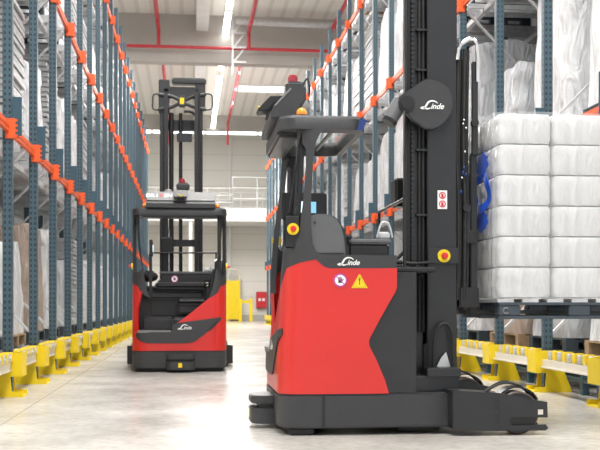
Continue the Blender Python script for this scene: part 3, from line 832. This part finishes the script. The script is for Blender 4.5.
    o = MB().prism([(x-r_, z-r_*.8), (x+r_, z-r_*.8), (x+.004, z+r_*.85), (x-.004, z+r_*.85)], -.003, -.001, 'y').build('warning_triangle', M['yellow'], T)
    k_ = .8; b = MB()
    T3 = [(x-r_*k_, z-r_*.66), (x+r_*k_, z-r_*.66), (x, z+r_*.66)]
    for i in range(3):
        a, c = T3[i], T3[(i+1) % 3]; b.bar((a[0], -.0035, a[1]), (c[0], -.0035, c[1]), .0025, .001)
    b.prism([(x-.005, z+.022), (x+.005, z+.022), (x+.002, z-.008), (x-.002, z-.008)], -.004, -.003, 'y').cyl((x, -.004, z-.016), (x, -.003, z-.016), .005, seg=10)
    b.build('exclamation_mark', M['blackprint'], o)
    # --- battery bay
    cov = [SF(*p, .012) for p in ((390, 392), (369, 345), (397, 290), (397, 271), (417, 271.5), (417.5, 392))]
    cov = [(SF(368, 392)[0], .287)]+[(SF(366, 330)[0], .9)]+[(SF(396, 268)[0]-.12, 1.13), (SF(417, 271)[0], 1.13), (SF(417, 300)[0], .287)]
    bc = MB().prism(cov, .012, W-.012, 'y', .008).build('battery_cover', M['grey2'], T)
    b = MB(); x, z = SF(401, 274.5); b.cyl((x, .0, z), (x, .014, z), .014, seg=14); b.build('cover_screw', M['black'], bc)
    b = MB(); x0, z0 = SF(398, 262); b.box(x0-.03, x0+.3, .1, W-.1, 1.13, 1.17, .01); b.build('battery_lid', M['black'], T)
    b = MB()
    for i, (p, q_) in enumerate((((398, 262), (430, 262)), ((398, 266), (428, 268)))):
        a = SF(*p, .2); c = SF(*q_, .2); b.tube([(a[0], .22, a[1]), ((a[0]+c[0])/2, .2, (a[1]+c[1])/2-.012), (c[0], .25, c[1])], .012, 8)
        b.cyl((a[0]-.02, .22, a[1]), (a[0]+.03, .22, a[1]), .018)
    b.tube([(SF(396, 245, .3)[0], .4, 1.2), (SF(410, 240, .3)[0], .4, 1.3), (SF(418, 260, .3)[0], .36, 1.18), (SF(424, 262, .3)[0], .36, 1.1)], .014, 8)
    b.build('hydraulic_hose', M['rubber'], T)
    # --- mast
    ya, yb_ = .31, .93
    mx0 = SF(427.5, 200, ya)[0]; mx1 = SF(456.5, 200, ya)[0]
    MT = 4.08
    for (y0, y1) in ((ya, ya+.06), (yb_-.06, yb_)):
        MB().box(mx0, mx1, y0, y1, .29, MT, .006).build('mast_rail', M['grey2'], T)
    for (y0, y1) in ((ya+.065, ya+.12), (yb_-.12, yb_-.065)):
        MB().box(mx0-(.155 if y0 < .5 else .06), mx0+.0, y0, y1, .29, MT-.1).box(mx0-.02, mx1+.02, y0, y1, .3, MT-.05).build('inner_rail', M['black'], T)
    for y in (ya+.03, ya+.045):
        pass
    # chain beside the rail
    b = MB(); x = SF(412.5, 100, ya+.05)[0]; z = 1.2
    while z < 4.0:
        b.box(x-.012, x+.012, ya+.035, ya+.065, z, z+.022); b.box(x-.006, x+.006, ya+.04, ya+.06, z+.02, z+.034); z += .034
    o = b.build('lift_chain', M['galv'], T); o.data.materials[0] = M['grey2']
    b = MB()
    for px in (406, 419, 423): x = SF(px, 100, ya+.06)[0]; b.cyl((x, ya+.05, .7), (x, ya+.05, 3.95), .011, seg=10)
    b.build('mast_hose', M['rubber'], T)
    for py in (150, 215, 70, 30):
        x, z = SF(423, py, ya+.03); MB().box(x-.05, x+.03, ya+.02, ya+.06, z-.008, z+.008).build('hose_clip', M['grey2'], T)
    for y, r_ in ((.63, .026), (.765, .034)):
        c1 = MB().cyl((mx0+.1, y, .3), (mx0+.1, y, 3.7), r_).build('lift_cylinder', M['black'], T)
    MB().cyl((mx0+.04, .80, 1.3), (mx0+.04, .80, 2.0), .02).build('piston_rod', M['chrome'], T)
    x_ = mx0-.05; y0, z0 = RF(174, 253, 1.2); y1, z1 = RF(161, 238, 1.2)
    MB().box(x_-.1, x_, y0, y1, z0, z1, .015).build('valve_box', M['black'], T)
    y0, z0 = RF(192, 144, 1.3); y1, z1 = RF(177, 135, 1.3)
    MB().box(mx0+.02, mx0+.06, ya+.01, yb_-.01, MT-.18, MT-.01, .01).build('top_crossbar', M['grey2'], T)
    MB().box(mx0+.0, mx0+.03, y0, y1, z0, z1, .005).build('mast_crossplate', M['grey2'], T)
    MB().box(mx0+.02, mx0+.08, ya+.01, yb_-.01, 1.75, 1.85).build('mast_crossbar', M['grey2'], T)
    MB().box(mx0-.02, mx1, ya+.02, yb_-.02, .285, .62, .01).build('mast_foot', M['black'], T)
    # plate guard bar across behind the cab
    y0, z0 = RF(216, 253, .95); y1, z1 = RF(150, 253, .95)
    MB().cyl((.9, y0, z0), (.9, y1, z1), .012).cyl((.9, y0, 1.16), (.9, y0, z0+.01), .012).cyl((.9, y1, 1.16), (.9, y1, z1+.01), .012).build('guard_rail', M['black'], T)
    wd = MB(); y0, z0 = RF(191, 275, .66)
    y1, z1 = RF(155, 264, .66)
    wd.prism([(y0, 1.16), (y1+.02, 1.16), (y1, 1.2), ((y0+y1)/2+.08, 1.36), ((y0+y1)/2-.08, 1.38), (y0+.06, 1.33)], .66, .668, 'x'); wd.build('wind_deflector', M['glass'], T)
    # emergency plate on mast
    x0, z0 = SF(428, 263.5, ya-.03); x1, z1 = SF(458.5, 248, ya-.03)
    MB().box(x0, x1, ya-.03, ya+.005, z0, z1, .004).build('mast_bracket', M['grey2'], T)
    x, z = SF(443.5, 256, ya-.03); emergency(T, (x, ya-.03, z), 'y', .047)
    x0, z0 = SF(437.5, 209, ya); x1, z1 = SF(447, 190.5, ya)
    stk = MB().box(x0, x1, ya-.003, ya, z0, z1).build('instruction_sticker', M['white'], T)
    b = MB()
    for q_ in range(2):
        cz = z0+(z1-z0)*(.27+.46*q_); cx = (x0+x1)/2; rr_ = (x1-x0)*.36
        for k in range(20):
            a0, a1 = 2*PI*k/20, 2*PI*(k+1)/20
            b.b.faces.new([b.b.verts.new((cx+f_*rr_*math.cos(a), ya-.0045, cz+f_*rr_*math.sin(a))) for f_, a in ((.7, a0), (1, a0), (1, a1), (.7, a1))])
        b.bar((cx-rr_*.7, ya-.0045, cz+rr_*.7), (cx+rr_*.7, ya-.0045, cz-rr_*.7), .005, .001)
        b.box(cx-.008, cx+.008, ya-.0042, ya-.003, cz-.015, cz+.012)
    b.build('prohibition_mark', M['redprint'], stk)
    # mast foot: bracket, hose loop
    x0, z0 = SF(412, 391, .2); x1, z1 = SF(457.5, 372, .2)
    MB().box(x0, x1-.01, .12, 1.12, .285, z1-.02, .008).build('reach_carriage', M['grey2'], T)
    MB().box(SF(424, 380, .2)[0], x1, .1, .3, z1-.03, z1+.035, .006).build('reach_bracket', M['grey2'], T)
    b = MB(); P = [SF(*p, ya-.06) for p in ((434.5, 378), (433.5, 350), (436, 332), (442, 324), (449, 326), (453, 340), (453, 372), (452, 379))]
    b.tube([(x, ya-.06, z) for x, z in P], .012, 10); b.build('hose_loop', M['rubber'], T)
    b = MB(); P = [SF(*p, ya-.03) for p in ((437, 378), (437, 366), (441, 358), (446, 352), (450, 366), (450, 378))]
    b.prism(P, ya-.035, ya-.02, 'y'); b.build('hose_guard', M['galv'], T)
    # --- word mark cover plate and drum
    if not raised:
        yc = ya-.04
        P = [SF(*p, yc) for p in ((425, 79.5), (431, 79.7), (438, 81.5), (444, 85), (449, 90), (452, 99), (452.3, 107), (450, 115), (445, 122), (438, 127.5), (431, 130), (424, 129), (412, 120.5), (401, 109), (397.5, 103), (399, 97), (404, 93.5))]
        cp = MB().prism(P, yc-.02, yc+.03, 'y', .006).build('logo_cover', M['grey'], T)
        x, z = SF(432, 107.3, yc); logo(.185, T, (x, yc-.024, z-.015), (PI/2, 0, 0), M['white'])
        x, z = SF(406, 104.5, yc); MB().cyl((x, yc-.035, z), (x, yc, z), .058, seg=32).cyl((x, yc-.045, z), (x, yc-.035, z), .042, seg=32).build('pivot_cap', M['black'], T)
        a = SF(402, 101, yc); c = SF(390.5, 119.5, yc)
        o = MB().cyl((a[0], yc+.05, a[1]), (c[0], yc+.03, c[1]), .058, .054, seg=28).build('camera_arm', M['shell'], T)
        d_ = Vector((c[0]-a[0], -.02, c[1]-a[1])).normalized(); cc = Vector((c[0], yc+.03, c[1]))
        MB().cyl(cc, cc+d_*.025, .06, .05, seg=28).build('end_cap', M['black'], o)
    # --- fork carriage
    cz = carriage_z; x2 = SF(480, 200, ya)[0]
    xa_ = mx1+.01
    for y0 in (ya+.06, yb_-.11):
        b = MB()
        if raised: b.box(xa_+.05, xa_+.1, y0, y0+.05, cz-.05, cz+.65)
        else:
            b.box(SF(472.5, 100, ya)[0], x2-.01, y0-.02, y0+.03, cz-.0, 2.02, .006)
            b.box(SF(463, 100, ya)[0], SF(474, 100, ya)[0], y0-.03, y0+.01, SF(0, 233, ya)[1], SF(0, 197, ya)[1], .02)
        b.build('carriage_upright', M['grey2'], T)
    MB().box(xa_+.02, x2, ya+.02, yb_-.02, cz-.02, cz+.13, .008).build('fork_carriage', M['black'], T)
    if not raised: MB().box(xa_+.06, x2-.02, ya+.02, yb_-.02, cz+.45, cz+.55, .008).build('carriage_crossbar', M['black'], T)
    if not raised:
        # hoses and tubes riding with the carriage
        b = MB()
        for px, r_, yy_ in ((458, .012, ya+.02), (461, .014, ya+.05), (465, .016, ya+.03), (469, .014, ya+.06)):
            x0, z0 = SF(px, 300, ya); x1, z1 = SF(px+1, 48, ya)
            b.tube([(x0, yy_, z0), (x0+.01, yy_, 1.6), (x0, yy_+.01, 2.1), (x1, yy_, z1)], r_, 8)
        b.build('hose_bundle', M['rubber'], T)
        P = [SF(*p, ya) for p in ((457.5, 60), (459, 48), (464, 42), (471, 38.5), (475.5, 42), (477.3, 50), (477.5, 82))]
        b = MB().tube([(x, ya, z) for x, z in P], .014, 10); b.build('top_tube', M['chrome'], T)
        P = [SF(*p, ya+.02) for p in ((475.5, 50), (475.5, 130))]
        MB().box(SF(473, 1, ya)[0], SF(478.5, 1, ya)[0], ya+.01, ya+.05, 2.0, SF(0, 48, ya)[1], .004).build('hose_shield', M['grey2'], T)
        MB().box(mx1+.0, x2-.06, ya+.1, yb_-.1, 1.0, 2.72).build('inner_mast', M['black'], T)
        for px, py, r_ in ((467, 208, .03), (475, 123, .028)):
            x, z = SF(px, py, ya); MB().cyl((x, ya-.01, z), (x, ya+.03, z), r_, seg=22).build('guide_roller', M['black'], T)
        b = MB()
        for px, py in ((463, 124), (466, 128), (464, 120), (462, 178), (465, 152)):
            x, z = SF(px, py, ya); b.ball((x, ya-.002, z), .009, seg=8)
        b.build('hose_fitting', M['chrome'], T)
        for px, py in ((464, 168), (466, 175), (463, 173), (461, 192)):
            x, z = SF(px, py, ya); MB().ball((x, ya-.002, z), .01, 1, 1, 1.5, 8).build('blue_valve', M['navy'], T)
        for y0 in (.42, .74):
            MB().prism([(x2-.04, cz+.3), (x2-.0, cz+.3), (x2+.0, cz-.035), (x2+1.1, cz-.045), (x2+1.1, cz-.06), (x2-.04, cz-.07)], y0, y0+.1, 'y').build('fork', M['black'], T)
    else:
        # raised carriage with crossed yoke as seen from behind the mast
        xk = mx0-.03
        yc_, zc_ = RF(182, 103, 1.2)
        def Q(px, py): y, z = RF(px, py, 1.2); return (xk, y, z)
        b = MB()
        b.box(xk-.03, xk+.02, yc_-.06, yc_+.06, zc_-.09, zc_+.09, .02)
        for (p, q_, r_) in (((158, 96), (172, 98), (181, 103)), ((206, 96), (194, 98), (183, 103)), ((158, 111), (171, 109), (181, 104)), ((206, 111), (195, 109), (183, 104))):
            b.tube([Q(*p), Q(*q_), Q(*r_)], .028, 8)
        b.build('yoke', M['grey'], T)
        for pts in (((160, 95.5), (154, 96.5), (153, 103), (153.5, 110.5), (160, 111.5)), ((205, 95.5), (211, 96.5), (212, 103), (211.5, 110.5), (205, 111.5))):
            MB().tube([Q(*p) for p in pts], .012, 8, 3).build('yoke_handle', M['grey'], T)
        MB().box(xk-.035, xk-.03, yc_-.03, yc_+.03, zc_-.045, zc_+.045).build('yellow_sticker', M['yellow'], T)
        y0, z0 = RF(206, 88, 1.3); y1, z1 = RF(172, 81, 1.3)
        MB().box(mx0-.05, mx0+.1, y0, y1, z0, z1, .02).build('head_beam', M['grey2'], T)
        y0, z0 = RF(170, 92, 1.3); y1, z1 = RF(159, 82.5, 1.3)
        MB().box(mx0-.02, mx0+.1, y0, y1, z0-.35, z1, .01).build('head_cheek', M['grey2'], T)
        y0, z0 = RF(205, 113, 1.3); y1, z1 = RF(195, 92, 1.3)
        MB().box(mx0-.02, mx0+.1, y0, y1, z0, z1+.12, .01).build('head_cheek', M['grey2'], T)
        b = MB(); b.tube([Q(184, 113), Q(192, 114), Q(198, 122), Q(200, 140), Q(200, 180)], .02, 8); b.build('trailing_hose', M['rubber'], T)
    # --- outrigger arms
    OUT = .13
    for sgn in (0, 1):
        fy = (lambda v: v) if sgn == 0 else (lambda v: W-v)
        def PR(b, poly, v0, v1): b.prism(poly, min(fy(v0), fy(v1)), max(fy(v0), fy(v1)), 'y', .004); return b
        P = [SF(*p, -OUT) for p in ((452.5, 391), (470, 391.5), (500, 393.5), (500, 431), (460, 431), (453, 429))]
        a = MB(); PR(a, P, -OUT, .09); a = a.build('outrigger_arm', M['grey2'], T)
        F_ = [SF(*p, -OUT) for p in ((499, 393.3), (510, 394.8), (535, 400), (547.5, 402), (548, 417.5), (512, 417.5), (510, 419), (510, 423), (513, 425.5), (546, 424.5), (548.5, 428), (546, 430.5), (499, 431))]
        for nm, v0, v1 in (('outer_cheek', -OUT, -OUT+.025), ('inner_cheek', .065, .09)):
            q = MB(); PR(q, F_, v0, v1); q.build(nm, M['grey2'], a)
        yo = fy(-OUT)
        b = MB(); e_ = -.004 if sgn == 0 else .004
        for px, py in ((496, 401), (496, 408), (496, 415), (496, 421)):
            x, z = SF(px, py, -OUT); b.cyl((x, yo+e_, z), (x, yo-e_, z), .008, seg=12)
            b.cyl((x+.016, yo+e_, z-.008), (x+.016, yo-e_, z-.008), .006, seg=12)
        b.build('bolt', M['black'], a)
        x0, z0 = SF(538, 414.5, -OUT); x1, z1 = SF(543, 409.5, -OUT)
        MB().box(x0, x1, yo-.002, yo+.002, z0, z1).build('reflector', M['cream'], a)
        xw = SF(520, 420, -OUT)[0]
        w0, w1 = sorted((fy(-OUT+.035), fy(.055)))
        wz = .15; wh = MB().lathe([(.14, w0), (.15, w0+.01), (.15, w1-.01), (.14, w1)], (xw, 0, wz+.002), 'y', 36).build('load_wheel', M['poly'], T)
        MB().lathe([(.05, w0-.006), (.135, w0-.003), (.135, w1+.003), (.05, w1+.006)], (xw, 0, wz+.002), 'y', 36).build('wheel_hub', M['black'], wh)
        b = MB(); n_ = 14; r0 = .162
        P0 = [(xw+r0*math.cos(.5+(PI-.9)*k/n_), wz+.012+r0*math.sin(.5+(PI-.9)*k/n_)) for k in range(n_+1)]
        P1 = [(xw+(r0+.01)*math.cos(.5+(PI-.9)*k/n_), wz+.012+(r0+.01)*math.sin(.5+(PI-.9)*k/n_)) for k in range(n_+1)]
        b.prism(P0+P1[::-1], w0+.02, w1, 'y'); b.build('wheel_arch', M['black'], wh)
        ym = fy(-.02)
        for off in (0, .03):
            MB().tube([(xw-.24, ym-.03+off, .27), (xw-.2, ym-.03+off, .31), (xw-.1, ym-.04+off, .355+off*.3), (xw+.0, ym-.04+off, .345), (xw+.08, ym-.02+off, .3), (xw+.12, ym-.02+off, .24)], .008, 8).build('brake_hose', M['rubber'], wh)
        v0, v1 = sorted((fy(.09), fy(.15)))
        MB().box(1.27, 1.5, v0, v1, .2, .275).build('reach_rail', M['grey2'], T)
    # --- rear centre bumper with safety scanner gap
    def rounded(x0, x1, y0, y1, r):
        P = [(x1, y0)]
        for k in range(7): t = k/6*PI/2; P.append((x0+r-r*math.sin(t), y0+r-r*math.cos(t)))
        for k in range(7): t = k/6*PI/2; P.append((x0+r-r*math.cos(t), y1-r+r*math.sin(t)))
        return P+[(x1, y1)]
    rb_ = MB().prism(rounded(-.165, .02, .43, .81, .09), .035, .15, 'z', .008).prism(rounded(-.165, .02, .43, .81, .09), .18, .24, 'z', .008).build('rear_bumper', M['grey'], T)
    MB().box(-.1, .02, .46, .78, .14, .19).build('safety_scanner', M['black'], rb_)
    MB().box(-.168, -.164, .6, .65, .07, .13).build('yellow_sticker', M['yellow'], rb_)
    return T

make_truck('reach_truck', 'nearer red and charcoal reach truck, seen side on, lifting a wrapped pallet', (TX0, TY0, 0), 0, SF(0, 305, .31)[1], False)
make_truck('reach_truck', 'farther red and charcoal reach truck seen from behind, forks raised high', (BXR, BY0, 0), PI/2, 3.5, True)

# ---------------------------------------------------------------- the load on the forks
lx0, lz = SF(481, 299, .2); lx0 += TX0; 
PLX0 = 2.2; PLW = 1.2; PLY0 = TY0+.12; PLD = .98
pz = lz-.0
pe = empty('shipping_pallet', (PLX0, PLY0, pz-.144)); tag(pe, 'dark blue-grey pallet carried on the forks of the nearer truck', 'pallet')
b = MB()
for i in range(7): x = .05+i*(PLW-.1)/6; b.box(x-.06, x+.06, 0, PLD, .12, .144)
b.build('deck_boards', M['galv'], pe)
b = MB()
for y in (.05, PLD/2, PLD-.05):
    b.box(0, PLW, y-.05, y+.05, .1, .12)
b.build('stringers', M['darkpallet'], pe)
for y in (.05, PLD/2, PLD-.05):
    for x in (.08, PLW/2, PLW-.08): MB().box(x-.08, x+.08, y-.05, y+.05, .022, .1, .008).build('block', M['darkpallet'], pe)
    MB().box(0, PLW, y-.05, y+.05, 0, .022).build('bottom_board', M['darkpallet'], pe)
b = MB(); b.tube([(.05+.02*math.cos(t*PI/5), -.004, .06+.02*math.sin(t*PI/5)) for t in range(1, 10)], .005, 6, 1); b.build('stencil_mark', M['silver'], pe)
# packs of rolls
topz = ray(500, 113, TY0+.15)[1]; NL = 6; lh = (topz-pz-.01)/NL
def pack_mesh(w, d, h, seed):
    """film pack of upright rolls: the rolls swell the film into soft columns"""
    b = bmesh.new(); nx, ny, nz = 24, 20, 12
    bmesh.ops.create_cube(b, size=1); bmesh.ops.subdivide_edges(b, edges=b.edges[:], cuts=19, use_grid_fill=True)
    for v in b.verts:
        x, y, z = v.co*2
        n8 = (abs(x)**8+abs(y)**8)**(1/8.)
        if n8 > 1: x, y = x/n8, y/n8
        bx = 1-.03*(abs(math.sin(x*PI*1.5+PI/2)) < .35) ; e = 1
        sc = 1-.045*abs(z)**6
        fx = 1-.045*(1-abs(math.cos(y*PI*1.5))**.5)*1.0
        fy = 1-.045*(1-abs(math.cos(x*PI*1.5))**.5)*1.0
        nn = noise.noise(Vector((x*2+seed, y*2, z*2)))*.02
        hz = 1-.05*(max(abs(x), abs(y)))**6
        v.co = Vector((x*w/2*sc*(fx+nn), y*d/2*sc*(fy+nn), z*h/2*hz))
    s = MB(); s.b.free(); s.b = b
    return s.mesh('roll_pack', M['pack'])
NX, NY = 3, 3; pw, pd = PLW/NX, PLD/NY
PK = [pack_mesh(pw-.004, pd-.004, lh*.995, s) for s in range(3)]
LAY = ['bottom layer', 'second layer up', 'third layer up', 'fourth layer up', 'fifth layer up', 'top layer']
for k in range(NL):
    for i in range(NX):
        for j in range(NY):
            if i > 0 and j > 0 and k < NL-1: continue
            o = link('roll_pack', PK[(i+j+k) % 3], None, (PLX0+pw*(i+.5), PLY0+pd*(j+.5), pz+lh*(k+.5)+.008))
            pos = ['left', 'middle', 'right'][i]; dep = ['front', 'middle', 'back'][j]
            tag(o, 'white roll pack above the forks, %s, %s column, %s row' % (LAY[k], pos, dep), 'pack', 'roll packs stacked on the raised pallet')
# blue prints on the left side film + clear film sheath
fx = empty('stretch_film', (PLX0, PLY0, pz)); tag(fx, 'clear stretch film with blue printed rings wrapped round the raised pallet load', 'film')
b = MB(); H = topz-pz
P = []
g = bmesh.new()
rows = []
for iz in range(25):
    z = H*iz/24*1.0; row = []
    for t in range(61):
        s = t/60*(2*(PLW+PLD)); 
        if s < PLD: x, y = -.02, PLD-s
        elif s < PLD+PLW: x, y = s-PLD, -.02
        elif s < 2*PLD+PLW: x, y = PLW+.02, s-PLD-PLW
        else: x, y = PLW-(s-2*PLD-PLW), PLD+.02
        n1 = noise.noise(Vector((x*5, y*5, z*7)))*.02+noise.noise(Vector((x*2, y*2+4, z*14)))*.012
        dx = -.018 if x < .05 else (.018 if x > PLW-.05 else 0); dy = -.018 if y < .05 else (.018 if y > PLD-.05 else 0)
        row.append(g.verts.new((x+(dx and n1*(1 if dx > 0 else -1))+dx*(1-.0), y+(dy and n1*(1 if dy > 0 else -1))+dy, z)))
    rows.append(row)
for a, c in zip(rows, rows[1:]):
    for t in range(60): g.faces.new((a[t], a[t+1], c[t+1], c[t]))
b.b.free(); b.b = g; b.build('film_sheath', M['clear'], fx)
b = MB()
def bluering(cy, cz, ry, rz_, th, full=True):
    n_ = 36
    for k in range(n_):
        a0, a1 = 2*PI*k/n_, 2*PI*(k+1)/n_
        v = []
        for f_, a in ((1-th, a0), (1, a0), (1, a1), (1-th, a1)): v.append(b.b.verts.new((-.055-.01*math.sin(a*3), cy+f_*ry*math.cos(a), cz+f_*rz_*math.sin(a))))
        w_ = [b.b.verts.new(q.co+Vector((.004, 0, 0))) for q in v]
        b.b.faces.new(v); b.b.faces.new(w_[::-1])
        for i in range(4): b.b.faces.new((v[i], w_[i], w_[(i+1) % 4], v[(i+1) % 4]))
zc = ray(490, 195, TY0+.5)[1]-pz
bluering(.25, zc, .22, .15, .4)
b.build('blue_ring_print', M['blue'], fx)
b = MB()
for (cy, cz_, ry, rz_) in ((.26, zc+.21, .15, .085), (.27, zc-.21, .15, .075)):
    b = MB(); b.prism([(cy+ry*math.cos(2*PI*k/24)*(1+.2*math.sin(k*2.1)), cz_+rz_*math.sin(2*PI*k/24)*(1+.15*math.cos(k*1.7))) for k in range(24)], -.05, -.046, 'x')
    b.build('blue_patch_print', M['blue'], fx)

# ---------------------------------------------------------------- camera, light
cam = bpy.data.cameras.new('camera'); co = bpy.data.objects.new('camera', cam); C.objects.link(co)
co.location = (0, 0, CAM_H); co.rotation_euler = (PI/2, 0, -A)
cam.sensor_width = 36; cam.lens = 36*F/600; cam.shift_y = (HOR-225)/600; cam.clip_end = 300
cam.dof.use_dof = True; cam.dof.focus_distance = 7.3; cam.dof.aperture_fstop = 5.6
bpy.context.scene.camera = co
def area(name, loc, sx, sy, power, rot=(0, 0, 0), col=(1, .985, .96)):
    l = bpy.data.lights.new(name, 'AREA'); l.shape = 'RECTANGLE'; l.size = sx; l.size_y = sy; l.energy = power; l.color = col
    o = bpy.data.objects.new(name, l); C.objects.link(o); o.location = loc; o.rotation_euler = rot; return o
for y in (3, 14, 26, 43):
    area('aisle_lamp', (.93, y, CZ-.75), 3.0, 9, 1100 if y < 5 else (900 if y < 40 else 2200))
for x in (-7.5, 9.5):
    for y in (10, 30): area('side_fill', (x, y, CZ-.75), 2.5, 14, 1100)  # added fill above both racks to brighten the goods, no fixtures there
w = bpy.data.worlds.new('world'); bpy.context.scene.world = w; w.use_nodes = True
bg = w.node_tree.nodes['Background']; bg.inputs[0].default_value = (.93, .96, 1, 1); bg.inputs[1].default_value = .8
vs = bpy.context.scene.view_settings
vs.view_transform = 'Standard'; vs.look = 'None'; vs.gamma = 1; vs.exposure = .42
